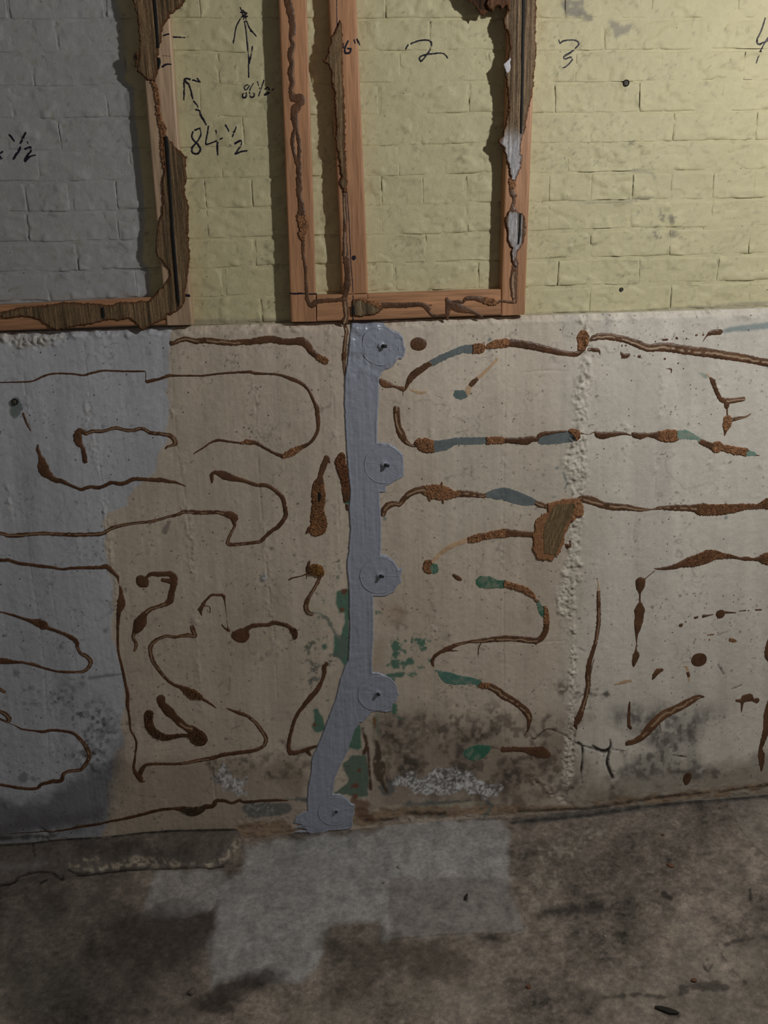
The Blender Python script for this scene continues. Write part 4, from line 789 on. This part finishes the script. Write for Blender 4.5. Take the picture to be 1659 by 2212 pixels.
glue('glue_bead', 'hook-shaped bead with a square upper end, right of the blue-grey edge', '''@E 1000,230,46 1022,252,86 1045,272,44 ; 1050,225,24 1080,198,26 1130,200,36 1180,196,34 1225,198,44 1245,225,50 1248,265,48 1236,310,42 1225,360,44 1220,390,48 z 1190,412,34 1140,430,26 1080,450,28 s 1045,478,32 1025,505,56 1005,548,86 985,590,64 z 965,615,30 955,650,22 975,690,24 975,720,20 s 965,745,18 ; 1172,242,30 1215,250,36 1240,255,30''', group=G_L)
glue('glue_bead', 'crumbly V-shaped pair of thick beads meeting in a round blob', '@E f 1070,1200,66 1065,1250,58 1080,1300,62 1120,1340,64 1170,1365,54 1220,1365,44 1280,1355,28 1340,1352,24 1390,1370,50 ; s 1155,1090,60 1160,1120,52 1190,1160,66 1220,1190,72 1250,1220,52 z 1290,1260,54 1330,1290,50 f 1380,1320,70 1420,1370,116 1435,1385,100', group=G_L, fib=np.array((.115, .055, .028)))
glue('glue_bead', 'backwards C-shaped bead ending in a hairy spindle, below the hook-shaped bead', '@E z 1378,572,26 1385,600,30 1398,640,28 1350,635,30 1300,642,24 1250,650,22 1200,642,22 1150,655,24 1110,680,28 1082,715,28 1080,760,28 1095,815,28 1130,870,26 s 1180,935,22 1240,985,22 1290,1005,28 f 1340,1035,60 1385,1062,78 1425,1075,46 s 1450,1090,26 1500,1120,18 1550,1158,7', group=G_L, fib=np.array((.16, .08, .035)))
glue('glue_bead', 'thin claw-footed arch of glue left of the big round-ended bead', '@F 118,490,8 110,450,30 130,415,26 150,385,16 190,348,18 240,348,18 275,352,24 285,400,8 295,480,5 305,570,5 310,598,22 320,605,8 ; 262,560,9 285,585,16 300,592,14 ; 125,430,14 150,425,8 175,432,8 180,460,8 176,476,7 ; 115,470,10 120,495,6 ; 160,455,5 165,475,5', group=G_L, amp=.45)
glue('glue_bead', 'arched bead with a big round left end and a feathered right end', '@F 385,640,90 402,640,110 ; 430,610,50 445,588,34 480,570,32 540,562,30 600,560,26 s 630,545,32 680,552,28 730,565,30 755,580,30 f 772,600,44 785,620,44 790,650,30 ; s 790,600,10 820,598,4 ; 345,610,10 340,640,20 355,660,20', group=G_L, fib=np.array((.12, .055, .03)))
glue('glue_bead', 'star-shaped crumpled glob with a curved tail leading to the green stain', '@F s 890,105,10 882,150,34 890,180,30 f 920,160,70 950,165,70 970,195,50 s 890,192,14 830,213,8 770,225,12 745,238,12 ; 870,200,10 868,235,4 ; z 968,212,26 945,265,24 910,325,24 878,380,28 866,430,34 880,468,30 908,486,22', group=G_L, fib=np.array((.24, .12, .035)), hgt=1.5)
glue('glue_bead', 'sickle-shaped bead just left of the bent sealant, ending in a smeared foot', '@F 1012,838,28 995,870,34 1000,900,26 985,950,24 950,1020,34 900,1080,40 860,1130,30 800,1210,24 770,1290,24 750,1370,24 742,1440,28 760,1478,44 820,1472,30 880,1452,28 945,1430,16 ; 880,1470,30 900,1500,12', group=G_L, seed=3)
b1 = glue('glue_bead', 'bottle-shaped crumbly bead with a black slot, left of the sealant', '@B s 1015,1095,40 1000,1130,40 985,1170,44 970,1220,34 965,1250,50 f 955,1290,80 955,1350,96 955,1410,92 950,1460,84 952,1520,108 958,1570,116 940,1605,100 980,1610,60 ; s 1020,1100,30 1036,1128,10 ; 870,1630,16 890,1600,30', group=G_L, fib=np.array((.26, .125, .055)))
slot = patch('slot', '@B 952,1340 972,1340 974,1378 962,1412 955,1405', -.006, lambda x, z: -hconc(x, z) - .0042, .0009, MT['black'], parent=b1, amp=.0001, edge=.0006)
glue('glue_bead', 'cracked clay-like bead tucked against the left edge of the sealant', '@B f 1122,1080,50 1112,1120,76 1125,1170,78 1140,1230,60 1148,1290,56 s 1155,1340,54 1155,1390,50 t 1160,1400,30 s 1162,1420,34 1162,1460,20', group=G_L, fib=np.array((.20, .085, .04)), cracked=True)
glue('glue_bead', 'thin striped glue run hugging the top left edge of the sealant', '@Q z 190,330,60 235,430,70 235,500,66 220,600,66 205,720,66 200,820,76 190,920,80 195,1010,60 195,1100,50 200,1200,40 205,1290,14', group=G_L)
glue('glue_dab', 'round brown dab right of the topmost injection port', '@C 330,275,84 345,276,88 360,276,80', cat='glue dab', group=G_D, cracked=True, amp=.15)
glue('glue_bead', 'grey-brown torn smear right of the sealant below the topmost port', '@C s 75,540,30 100,560,50 130,570,44 165,578,18 200,588,20 235,598,34 ; 232,600,10 234,650,5 ; n 285,600,12 320,615,20 360,625,22 400,618,10 ; 470,640,5 520,665,6', group=G_R, tone=1.5)
glue('glue_bead', 'rising bead right of the topmost port, brown foot, grey-blue middle, crumbly oval end', '@C s 250,600,16 268,560,26 292,515,48 330,480,50 380,445,44 430,415,34 g 440,412,44 500,380,44 580,345,46 660,315,52 705,312,60 f 735,312,62 780,308,72 805,300,44', group=G_R)
glue('glue_bead', 'smooth bead sloping down to a crumbly knot on the concrete seam at the upper right', '@C f 835,300,16 860,288,50 900,278,60 960,270,60 s 1000,268,50 1060,274,54 1120,283,54 1200,300,50 1300,322,44 1400,343,34 1480,345,34 1505,330,30 f 1510,310,44 1520,270,70 1522,230,84 1520,205,50', group=G_R, seed=4)
glue('glue_bead', 'long striped bead from the crumbly knot to the right edge of the wall', '@D z 375,250,14 410,232,40 460,220,44 540,225,44 640,245,44 730,278,48 800,305,50 870,298,54 950,300,60 1060,318,58 1200,335,58 1330,355,54 1480,377,52 1600,400,46 1659,410,50 1900,450,50', group=G_R, seed=5)
glue('glue_dab', 'small brown dash with a drip right of the crumbly knot', '@D 370,315,22 430,318,28 448,330,16 452,352,5', cat='glue dab', group=G_D)
glue('glue_dab', 'brown wedge-tailed dab beside the grey-blue streak near the top right', '@D 1190,258,5 1215,220,10 1240,200,26 1270,192,34 1312,190,36', cat='glue dab', group=G_D)
glue('glue_spatter', 'spatter of tiny brown glue flecks under the long striped bead at the upper right', '@D 850,258,12 ; 830,264,5 ; 905,245,16 935,243,14 ; 970,241,8 ; 1000,233,18 1010,238,10 ; 1040,235,5 ; 1072,236,12 ; 1140,213,14 1150,208,8 ; 1192,210,14 ; 610,285,12 612,297,5 ; 638,287,12 ; 605,340,16 625,360,34 655,358,26 660,345,10 ; 608,378,10 ; 700,360,10 ; 735,365,20 ; 750,375,8 ; 918,382,14 ; 1013,413,12 ; 930,453,5 962,455,14 965,485,5 ; 1052,452,10 ; 832,358,8', cat='glue spatter', group=None, hgt=.8, amp=.5)['kind'] = 'stuff'
glue('glue_bead', 'pale diagonal residue line rising right from a grey-blue blob', '@C t 628,635,60 655,640,64 n 690,640,26 700,605,40 s 715,575,36 745,545,34 n 770,520,26 800,495,24 860,435,18 905,385,22', group=G_R, tealc=(.13, .185, .19))
glue('glue_bead', 'striped short bead hooking down to a crumbly square beside a grey-blue strip', '''@C z 187,742,46 188,790,46 196,840,42 206,885,48 226,930,52 252,970,36 290,1000,20 s 318,1003,22 f 345,985,60 385,1000,100 425,1010,94 g 455,1010,80 530,1000,78 600,975,52 680,970,50 760,970,50 830,968,46 f 835,968,50 900,965,50 945,966,48 s 960,966,34 1040,970,44 1120,968,58 1160,955,42 1195,962,24''', group=G_R, seed=2)
glue('glue_bead', 'brown-over-grey-blue bead ending at the rough concrete seam', '@C s 1200,955,24 1215,930,30 1250,918,30 1320,912,26 1400,905,22 ; g 1225,970,50 1290,958,74 1360,945,84 1430,938,80 ; f 1440,910,54 1470,920,64 1480,945,40 ; s 1495,912,12 1530,920,7 1570,926,5', group=G_R, seed=3)
glue('glue_bead', 'leaf-shaped brown bead just right of the rough concrete seam', '@D 375,928,4 412,908,8 440,925,40 480,932,50 540,925,38 620,918,20 680,930,7', group=G_R)
glue('glue_bead', 'bead with crumbly and pale teal stretches running down to the right edge', '@D s 685,915,10 705,930,40 750,935,46 800,928,26 850,930,40 f 885,935,64 940,935,90 985,935,84 t 1005,930,66 1060,925,60 1110,937,44 1160,955,24 s 1170,970,30 1230,1000,40 f 1265,1012,50 1295,1015,80 1330,1018,44 1420,1040,52 1490,1045,50 t 1500,1055,50 1555,1065,30 s 1570,1072,10 1600,1076,5', group=G_R, tealc=(.20, .33, .28), seed=6)
glue('glue_bead', 'striped bead rising from the sealant through a crumbly star to a grey-blue flake', '''@C z 92,1495,36 102,1460,44 132,1432,48 180,1420,38 212,1422,34 242,1385,40 290,1345,46 350,1322,46 f 400,1325,70 450,1335,104 500,1340,110 550,1348,84 600,1355,50 z 640,1348,46 720,1352,44 800,1362,34 g 830,1360,30 900,1352,76 960,1350,86 1030,1372,88 1100,1395,78 1160,1408,50 z 1180,1412,32 1220,1430,40 1262,1442,28 ; f 510,1300,20 512,1268,8 ; 520,1380,24 522,1415,8 ; 420,1370,26 428,1398,10''', group=G_R, seed=1)
glue('glue_bead', 'striped dark bead from the big wood-grained scrap to the right edge', '''@D z 310,1382,36 360,1388,56 420,1408,54 480,1432,44 560,1444,50 640,1448,44 740,1462,28 830,1462,10 900,1450,26 1000,1450,42 1100,1452,44 f 1150,1455,60 1185,1462,84 1250,1466,76 1340,1462,76 1420,1455,60 1500,1442,40 1580,1440,34 1620,1430,50 1659,1420,80 1720,1420,60''', group=G_R, seed=2, fib=np.array((.215, .105, .05)))
glue('glue_bead', 'curved bead from the wood-grained scrap down to a half brown half teal knob', '@C s 1170,1645,42 1080,1637,44 985,1632,58 f 970,1632,62 900,1640,58 s 820,1655,50 f 790,1660,56 750,1672,58 n 700,1682,40 620,1708,36 540,1750,34 480,1800,30 455,1830,26 s 440,1840,30 f 415,1850,60 408,1880,60 425,1905,40 ; t 452,1880,66 458,1895,60', group=G_R, tone=1.25, seed=4)
big = patch('panel_scrap', '@C 1265,1415 1300,1410 1350,1398 1400,1385 1450,1380 1490,1375 1510,1400 1528,1440 1530,1490 1500,1520 1470,1530 1440,1550 1425,1590 1395,1640 1392,1700 1370,1740 1360,1780 1330,1800 1305,1840 1270,1822 1240,1828 1190,1820 1180,1780 1160,1760 1168,1700 1162,1640 1180,1600 1178,1550 1205,1520 1240,1495 1270,1480', 0, yconc, .0055, MT['fibre'],
            colfn=lambda X, Z, D: FIB * (.75 + .7 * fbm(X * 500, Z * 500, 2, 3))[..., None], hfn=lambda X, Z, D: .0016 * (fbm(X * 420, Z * 420, 2, 4) - .5), amp=.003, freq=220)
tag(big, 'big torn board scrap stuck to the concrete right of centre, wood grain showing', 'torn panel', 'torn panel backing')
patch('wood_face', '@C 1310,1450 1345,1425 1400,1425 1455,1415 1470,1440 1440,1530 1410,1560 1395,1600 1385,1660 1360,1720 1335,1790 1300,1795 1270,1780 1245,1785 1242,1700 1238,1640 1250,1570 1290,1490', -.006, lambda x, z: -hconc(x, z) - .0052, .0016, MT['board'],
      colfn=lambda X, Z, D: np.array((.30, .21, .11)) * (.5 + 1.0 * fbm((X + .35 * np.abs(Z - 1.09)) * 240, Z * 14, 3, 2))[..., None], hfn=lambda X, Z, D: .0018 * (fbm((X + .35 * np.abs(Z - 1.09)) * 240, Z * 14, 3, 2) - .5), parent=big, amp=.0012, edge=.001)
glue('glue_dab', 'tiny brown fleck right of the big board scrap', '@C 1432,1690,16 1432,1720,20 1415,1725,30 1402,1715,12', cat='glue dab', group=G_D)
glue('glue_dab', 'small slanted brown dash between the half teal knob and the teal patch', '@G 598,208,20 622,225,34 648,240,22', cat='glue dab', group=G_D)
glue('glue_bead', 'arc bead with a crumbly hump near the right edge', '@D 845,1885,6 880,1887,16 980,1875,34 1040,1855,46 f 1090,1840,70 1160,1825,84 1230,1800,92 1280,1790,64 1330,1795,42 s 1400,1800,26 1450,1812,16 1500,1815,30 1560,1820,18 1610,1815,44 f 1640,1815,80 1700,1815,90', group=G_R, fib=np.array((.215, .105, .05)), seed=7)
glue('glue_bead', 'vertical chain of brown drops joined by threads, under the arc bead', '@H 850,175,6 775,238,8 ; 745,258,70 744,290,60 742,325,24 742,345,14 742,400,12 742,430,44 740,465,74 738,500,60 732,545,60 725,590,44 718,640,18 717,700,6 713,745,14 714,785,48 703,825,36 697,860,12', group=G_R, amp=.2)
glue('glue_bead', 'nearly vertical long bead right of the rough concrete seam', '@H n 438,230,8 444,290,12 z 445,320,22 446,400,28 447,500,28 440,600,28 s 420,700,26 395,780,30 376,850,34 z 368,930,38 370,1000,34 350,1090,32 s 322,1180,36 298,1240,50 280,1280,26 290,1312,7 ; 325,1215,8 322,1235,6 ; 412,810,6 400,860,6 385,930,8', group=G_R, seed=6)
glue('glue_bead', 'S-shaped bead starting as a teal oval, upper loop', '''@G t 800,258,84 850,262,90 900,272,60 945,273,58 f 955,270,50 1010,285,46 1070,302,46 1120,322,52 1160,352,36 1185,382,12 t 1200,400,26 1212,430,34 1225,460,40 1235,490,30 f 1248,440,30 1262,500,40 s 1264,560,40 1255,610,42 1235,650,42 z 1200,675,46 1130,672,44 1050,663,42 950,663,46 850,672,36 780,680,32 700,688,20 s 620,708,24 550,738,40 500,762,24 462,790,24 445,825,24 452,860,10 ; 545,745,20 590,750,14 630,752,4 ; 800,690,8 778,730,10 773,800,4 ; 1160,690,14 1190,700,16''', group=G_R, tealc=(.055, .17, .115), seed=3)
glue('glue_bead', 'S-shaped bead, lower limb, teal boat-shaped start then brown down to the dark stain', '@G t 470,890,12 500,905,24 520,925,50 560,945,84 640,962,70 720,968,50 770,975,44 f 780,990,44 820,1000,46 z 850,1003,46 910,1035,50 960,1075,56 1020,1105,46 1080,1150,46 1120,1190,50 s 1140,1235,40 1135,1280,26 1128,1330,8 ; 1130,1300,6 1108,1355,8', group=G_R, tealc=(.10, .23, .19), seed=5)
glue('glue_bead', 'low teal oval followed by a brown spoon-shaped smear in the dark stain', '@G t 690,1480,50 740,1485,110 780,1475,110 820,1460,70 850,1445,30 ; s 870,1443,7 940,1455,6 ; 955,1455,44 1030,1453,38 1100,1455,42 1150,1465,60 1210,1475,88 1255,1490,64 1280,1500,24', group=G_R, tealc=(.05, .18, .125), seed=4)
glue('glue_bead', 'string of small brown drops with one round blob near the right edge', '@H 975,620,9 ; 1035,567,26 ; 1070,543,10 ; 1140,514,18 1155,510,16 ; 1200,503,24 1230,497,12 1268,491,7 ; 1318,487,60 ; 1318,480,30 1350,475,18 1430,477,7 ; 1300,500,8 1298,525,5 ; 1455,465,7 1500,460,10 ; 1520,462,10 ; 1572,457,12 1612,456,10', group=G_R, amp=.25)
glue('glue_dab', 'larger round brown disc near the right edge', '@H 1160,815,94 1172,816,94', cat='glue dab', group=G_D, amp=.1, hgt=.8)
glue('glue_dab', 'brown comma-shaped dab left of the round disc', '@H 898,886,22 872,896,40 850,922,34 834,952,14', cat='glue dab', group=G_D)
glue('glue_dab', 'short upright pale dash just left of the round disc', '@H n 1048,862,6 1075,866,18 s 1084,900,20 n 1092,935,20 1092,970,8', cat='glue dab', group=G_D)
glue('glue_dab', 'pale tan slanted sliver below the chain of drops', '@H n 560,992,10 620,977,24 672,964,26', cat='glue dab', group=G_D)
glue('glue_dab', 'thin upright brown stick above the lower right dark stain', '@H 668,1118,12 662,1200,20 662,1280,24 675,1303,20', cat='glue dab', group=G_D)
glue('glue_bead', 'thick slanting worm-like bead over the lower right dark stain', '@H s 652,1410,38 700,1396,42 z 760,1362,52 810,1303,66 860,1250,68 920,1202,66 1000,1165,58 1080,1125,58 1140,1090,44 s 1175,1078,24 1202,1082,8 ; 880,1272,8 892,1330,4', group=G_R, tone=1.3, seed=7)
glue('glue_dab', 'brown splat with side arms near the right edge above the mould', '@H 1435,1105,18 1470,1108,24 1495,1090,56 1525,1085,54 1550,1102,16 1578,1106,40 ; 1475,1115,24 1468,1190,6', cat='glue dab', group=G_D, amp=.3)
glue('glue_bead', 'dark vertical bead running down at the very right edge', '@H 1665,1100,8 1648,1200,36 1648,1280,42 1640,1340,42 1622,1400,34 1606,1455,26 1612,1495,46 1614,1550,38 1612,1612,8', group=G_R, seed=2)
glue('glue_bead', 'dark knot cut by the right edge of the view, level with the round disc', '@H 1680,640,20 1662,720,40 1660,780,50 1672,820,30', group=G_R, seed=3)
glue('glue_dab', 'dark red-brown dab low on the wall at the right', '@H 1085,1640,40 1080,1665,58 1078,1690,40', cat='glue dab', group=G_D, tone=.8)
glue('glue_bead', 'branching brown glue at the upper right, two side arms and a hanging teardrop', '@D n 1215,490,10 s 1240,515,12 1262,545,34 1278,590,28 1298,635,28 1320,670,30 z 1360,685,40 1400,682,36 1450,675,32 1480,670,30 ; s 1365,695,44 1362,720,34 1365,745,10 1368,790,12 f 1368,820,60 1366,850,64 s 1355,895,24 1347,935,6 ; z 1395,820,30 1440,808,24 1500,797,14 n 1535,775,8', group=G_R, seed=2)
glue('glue_dab', 'cluster of faint reddish flecks above the round disc', '@H f 1390,670,24 1410,678,26 1430,680,14 ; 1360,665,6 ; 1230,638,6 1275,630,8 ; 1240,672,10 ; 1300,620,5', cat='glue dab', group=G_D, hgt=.5)

# ------------------------------------------------------------------ grey sealant and injection ports
def sealh(X, Z, D):
    px, py = project(X, 0 * X, Z)
    topm = sstep(900, 720, py)
    v = fbm(X * 90, Z * 6, 3, 2) - .5; w_ = fbm(X * 60, Z * 60, 3, 4) - .5; k = fbm(X * 35, Z * 140, 3, 6) - .5
    rid = np.exp(-((D + .004) / .0018) ** 2) * .0012
    return .0011 * v * 2 + (.0006 + .0032 * topm) * w_ * 2 + .0005 * k + rid
SEAL = '''@Q 315,300 560,285 900,300 945,370 1060,440 1190,490 1250,560 1270,700 1300,770 1275,900 1220,970 1160,960 1130,1010 1060,1090 1000,1130 930,1150 870,1190 835,1260 825,1330 820,1659 @R 790,0 795,290 900,296 1000,310 1110,370 1200,460 1250,500 1262,700 1268,880 1240,920 1150,970 1050,1030 950,1075 938,1190 830,1190 840,1400 860,1659
 @S 862,0 850,140 960,160 1080,250 1170,400 1245,365 1240,440 1205,520 1225,640 1140,710 1090,820 1010,860 930,900 720,890 725,1200 725,1600 @W 700,0 705,250 800,262 930,310 1010,380 1100,510 1190,655 1150,700 1140,790 1060,840 1045,960 940,985 800,960 680,985 600,1080 520,1170 470,1150 440,1230 390,1290 350,1400 300,1540 270,1659
 @X 845,0 790,130 765,290 760,340 860,345 960,410 1010,470 1060,490 1050,580 1060,620 1030,660 1035,770 1010,825 880,840 700,850 580,905 480,900 400,880 170,890 260,862 390,852 390,830 200,820 330,770 210,745 250,660 330,610 410,575 400,480 410,250 440,120 460,0
 @F 905,1510 950,1420 1000,1290 1040,1180 1080,1080 1105,960 1140,860 1165,820 1175,600 1170,300 1155,130 1165,0 @B 1165,1800 1180,1600 1170,1450 1180,1330 1165,1200 1155,1060 1145,900 1138,700 1140,520 1155,440 1170,300'''
seal = patch('sealant_strip', SEAL, 0, yconc, .0034, MT['sealant'], hfn=sealh, amp=.0012, freq=90, edge=.0022, res=.0015)
tag(seal, 'grey epoxy sealant strip running down the crack, bent left at its lower end', 'sealant strip')
from mathutils import Vector
def port(label, px, py, rpx, tipdx, tipdy, L=.020, r=.0052, stem=True, disc=True):
    x, z = map(float, wall(px, py)); x2 = float(wall(px + 1, py)[0]); R = rpx * (x2 - x)
    e = bpy.data.objects.new('injection_port', None); C.objects.link(e); y0 = -float(hconc(np.array([x]), np.array([z]))[0])
    e.location = (x, y0, z); e['_o'] = [x, y0, z]; e.empty_display_size = .02
    tag(e, label, 'injection port', 'injection ports along the sealant strip')
    res = .0014; n = int(R / res) + 4
    X, Z = np.meshgrid(x + np.arange(-n, n + 1) * res, z + np.arange(-n, n + 1) * res)
    d = np.hypot(X - x, (Z - z)); th = np.arctan2(Z - z, X - x)
    D = d - R * (1 + .05 * (fbm(np.cos(th) * 1.5 + 5, np.sin(th) * 1.5 + px, 2, 2) - .5) * 2)
    rim = np.exp(-((D + .0022) / .0011) ** 2)
    cone = np.exp(-(d / .009) ** 2)
    ray_ = np.zeros_like(D)
    for ang in (random.uniform(-1, .8), random.uniform(2, 4)):
        dth = np.abs((th - ang + math.pi) % (2 * math.pi) - math.pi) * d
        ray_ += np.exp(-(dth / .0009) ** 2) * sstep(.006, .012, d)
    h = .0040 * np.sqrt(np.clip(-D / .0015, 0, 1)) + .0014 * rim + .0045 * cone + .0010 * ray_ + .0009 * (fbm(X * 70, Z * 70, 3, 1) - .5) * 2
    field_mesh('sealant_disc', X, Z, D, h, yconc, MT['sealant'], None, e)
    # nozzle: short tube with a wider collar and an open end
    m = (x2 - x)
    d0 = Vector((tipdx * m, -L, -tipdy * m)).normalized(); q = d0.to_track_quat('Z', 'Y')
    def tube(name, prof, mt, seg=18):
        co = []; 
        for (s, rr) in prof:
            for k in range(seg):
                a = 2 * math.pi * k / seg; v = q @ Vector((rr * math.cos(a), rr * math.sin(a), s)); co.append((x + v.x, y0 - .003 + v.y, z + v.z))
        fs = [(i * seg + k, i * seg + (k + 1) % seg, (i + 1) * seg + (k + 1) % seg, (i + 1) * seg + k) for i in range(len(prof) - 1) for k in range(seg)]
        fs.append(tuple((len(prof) - 1) * seg + k for k in range(seg)))
        return newmesh(name, np.array(co), fs, mt, e)
    tube('collar', [(0, r * 1.7), (.004, r * 1.45), (.0065, r * 1.05)], MT['sealant'])
    tube('nozzle', [(.002, r), (L * .6, r * .92), (L * .8, r * .85), (L, r * .8), (L, r * .45), (L * .7, r * .4)], MT['port'])
    return e
random.seed(11)
port('topmost injection port, in the rough shiny patch under the plate', 822, 747, 42, 13, 0)
port('second injection port from the top, on a neat round disc', 829, 1003, 43, 9, 0)
port('third injection port from the top, with a half-round disc', 819, 1242, 43, 7, -2)
port('fourth injection port from the top, above the rusty drips', 815, 1496, 43, 2, -2, L=.016)
port('lowest injection port, smeared over near the floor', 724, 1750, 37, 3, -3, L=.012, r=.0045)

# ------------------------------------------------------------------ anchors
def anchor(label, px, py, yplane, R, ybase=None):
    x, z = map(float, wall(px, py, yplane)); seg = 20
    prof = [(.0, R), (.0022, R * .95), (.0026, R * .75), (.0012, R * .6), (.0012, R * .45), (.0024, R * .4), (.0026, R * .2)]
    co = []; 
    for (s, rr) in prof:
        for k in range(seg):
            a = 2 * math.pi * k / seg; co.append((x + rr * math.cos(a), yplane - s, z + rr * math.sin(a)))
    fs = [(i * seg + k, (i + 1) * seg + k, (i + 1) * seg + (k + 1) % seg, i * seg + (k + 1) % seg) for i in range(len(prof) - 1) for k in range(seg)]
    fs.append(tuple((len(prof) - 1) * seg + k for k in reversed(range(seg))))
    rc = np.repeat(np.array([(.015,) * 3, (.01,) * 3, (.012,) * 3, (.02,) * 3, (.22, .21, .16), (.22, .21, .16), (.02, .02, .02)]), seg, 0)
    return tag(newmesh('wall_anchor', np.array(co), fs, MT['chip'], cols=rc, smooth=False), label, 'wall anchor', 'wall anchors')
anchor('round dark anchor in the yellow bricks below the number 3', 1352.5, 179.5, BRICK_Y - float(hup(np.array([float(wall(1352.5, 179.5, BRICK_Y)[0])]), np.array([float(wall(1352.5, 179.5, BRICK_Y)[1])]))[0]) - .0004, .0078)
anchor('small anchor in the yellow bricks just above the concrete, right side', 1342, 625.5, BRICK_Y - .0022, .0052)
anchor('screw anchor in the scuffed patch at the far left of the concrete', 32, 868, -.002, .0080)

# ------------------------------------------------------------------ floor and broken ledge
fx = np.concatenate([np.linspace(-2.2, -1.1, 12), np.arange(-1.06, 1.46, .0030), np.linspace(1.5, 2.4, 12)])
fy = np.concatenate([np.linspace(-3.4, -.95, 14), np.arange(-.93, .012, .0030)])
X, Y = np.meshgrid(fx, fy)
pp = project(X, Y, 0 * X)
Hf = .0045 * (fbm(X * 3, Y * 3, 3, 2) - .5) * 2 + .0012 * (fbm(X * 30, Y * 30, 3, 4) - .5) * 2 + .0035 * sample(m1, *pp) * .4
flc = sample(flo.A, *pp).reshape(-1, 3); far = (pp[1] > 2300).ravel()
flr = newmesh('floor', np.stack([X, Y, Hf - .003], -1).reshape(-1, 3), gridfaces(X.shape[1], X.shape[0]), MT['floor'], cols=flc, origin=(0, 0, 0))
tag(flr, 'worn grey-brown concrete floor with a lighter skim patch', None, None, 'structure')
# ledge: wedge of mortar along the wall foot
tl = poly('@Y 0,190 210,182 380,158 500,152 660,142 760,132 860,118 1070,100 1240,96 1540,90'); bl = poly('@Y 0,440 150,400 260,380 400,385 560,378 700,350 1040,333 1300,325 1430,310 1545,190')
xt, zt = wall(tl[:, 0], tl[:, 1], -.004)
bp_ = np.array([floorpt(p[0], p[1], .0) for p in bl])
x0, x1 = -1.6, xt[-1]
us = np.arange(x0, x1 + .012, .004)
ztop = np.interp(us, xt, zt); ybot = np.interp(us, bp_[:, 0], bp_[:, 1])
print('LEDGE', x0, x1, ztop[::60], ybot[::60])
vs = np.linspace(0, 1, 30); U, V = np.meshgrid(us, vs)
zt_ = ztop[None, :]; yb_ = ybot[None, :]
# V 0 at wall top edge .. 1 at the floor rim; a flattish top then a rounded fall
Yl = .002 + (yb_ - .002) * (V ** .9); Zl = zt_ * (1 - V ** 2.4) - .004 * V
nl = fbm(U * 22, V * 3, 4, 3) - .5; Zl = Zl + .006 * nl * np.sin(np.pi * np.clip(V, .02, 1)) + .005 * (fbm(U * 80, V * 14, 3, 5) - .5) * np.sin(np.pi * V) ** .5
endf = sstep(0, .03, x1 + .012 - U); Zl = Zl * endf - .006 * (1 - endf)
Yl = Yl + .006 * (fbm(U * 40, V * 5, 3, 7) - .5) * V
pp = project(U, Yl, Zl)
led_o = newmesh('trim_1', np.stack([U, Yl, Zl], -1).reshape(-1, 3), gridfaces(len(us), len(vs)), MT['floor'], cols=sample(flo.A, *pp).reshape(-1, 3))
led_o.data.flip_normals(); tag(led_o, 'broken mortar ledge along the foot of the wall at the left', None, None, 'structure')

# ------------------------------------------------------------------ small debris on the floor
def chip(label, px, py, L, wd, hgt, rot, col, name='debris_chip', cat='debris', seed=0):
    x, y = floorpt(px, py); r = random.Random(seed); co = []; n = 9
    for lay, s, hh in ((0, 1, -.0015), (1, .92, hgt * .7), (2, .55, hgt)):
        for k in range(n):
            a = 2 * math.pi * k / n; q = 1 + (r.random() - .5) * .35 if lay == 0 else 1
            rr = s * q; u = math.cos(a) * L / 2 * rr; v = math.sin(a) * wd / 2 * rr
            co.append((x + u * math.cos(rot) - v * math.sin(rot), y + u * math.sin(rot) + v * math.cos(rot), hh))
    fs = [(l * n + k, l * n + (k + 1) % n, (l + 1) * n + (k + 1) % n, (l + 1) * n + k) for l in (0, 1) for k in range(n)] + [tuple(2 * n + k for k in range(n))]
    co = np.array(co); c = np.empty((len(co), 3)); c[:] = col
    return tag(newmesh(name, co, fs, MT['chip'], cols=c, smooth=False), label, cat, 'bits on the floor')
chip('small red-brown chip on the floor at the right', 1448, 1870, .022, .012, .004, -.9, (.19, .09, .055), seed=1)
chip('tiny reddish chip nearer the wall at the right', 1432, 1803, .010, .006, .003, .3, (.15, .08, .05), seed=2)
chip('black flat shred near the bottom of the view at the right', 1441, 2182, .055, .014, .003, -.45, (.02, .018, .016), seed=3)
chip('dull orange speck low in the middle of the floor', 1142, 2131, .012, .010, .002, 0, (.16, .075, .04), seed=4)
chip('dull orange speck left of the floor crack at the right', 1499, 2117, .014, .010, .002, 0, (.16, .08, .045), seed=5)
chip('small pale pebble on the grey floor patch', 861, 1873, .010, .009, .004, 0, (.30, .30, .29), seed=6)
chip('white crumb in front of the black scuff on the floor', 1307, 2023, .006, .005, .003, 0, (.40, .39, .34), seed=7)
chip('pinkish crumb on the dark floor at the left of the grey patch', 415, 2142, .022, .014, .006, 1.0, (.14, .115, .10), seed=8)
chip('black splinter on the grey-brown slab patch', 1007, 1937, .026, .006, .003, 1.1, (.02, .02, .02), seed=9)
for o in bpy.data.objects:
    if '_o' in o: del o['_o']
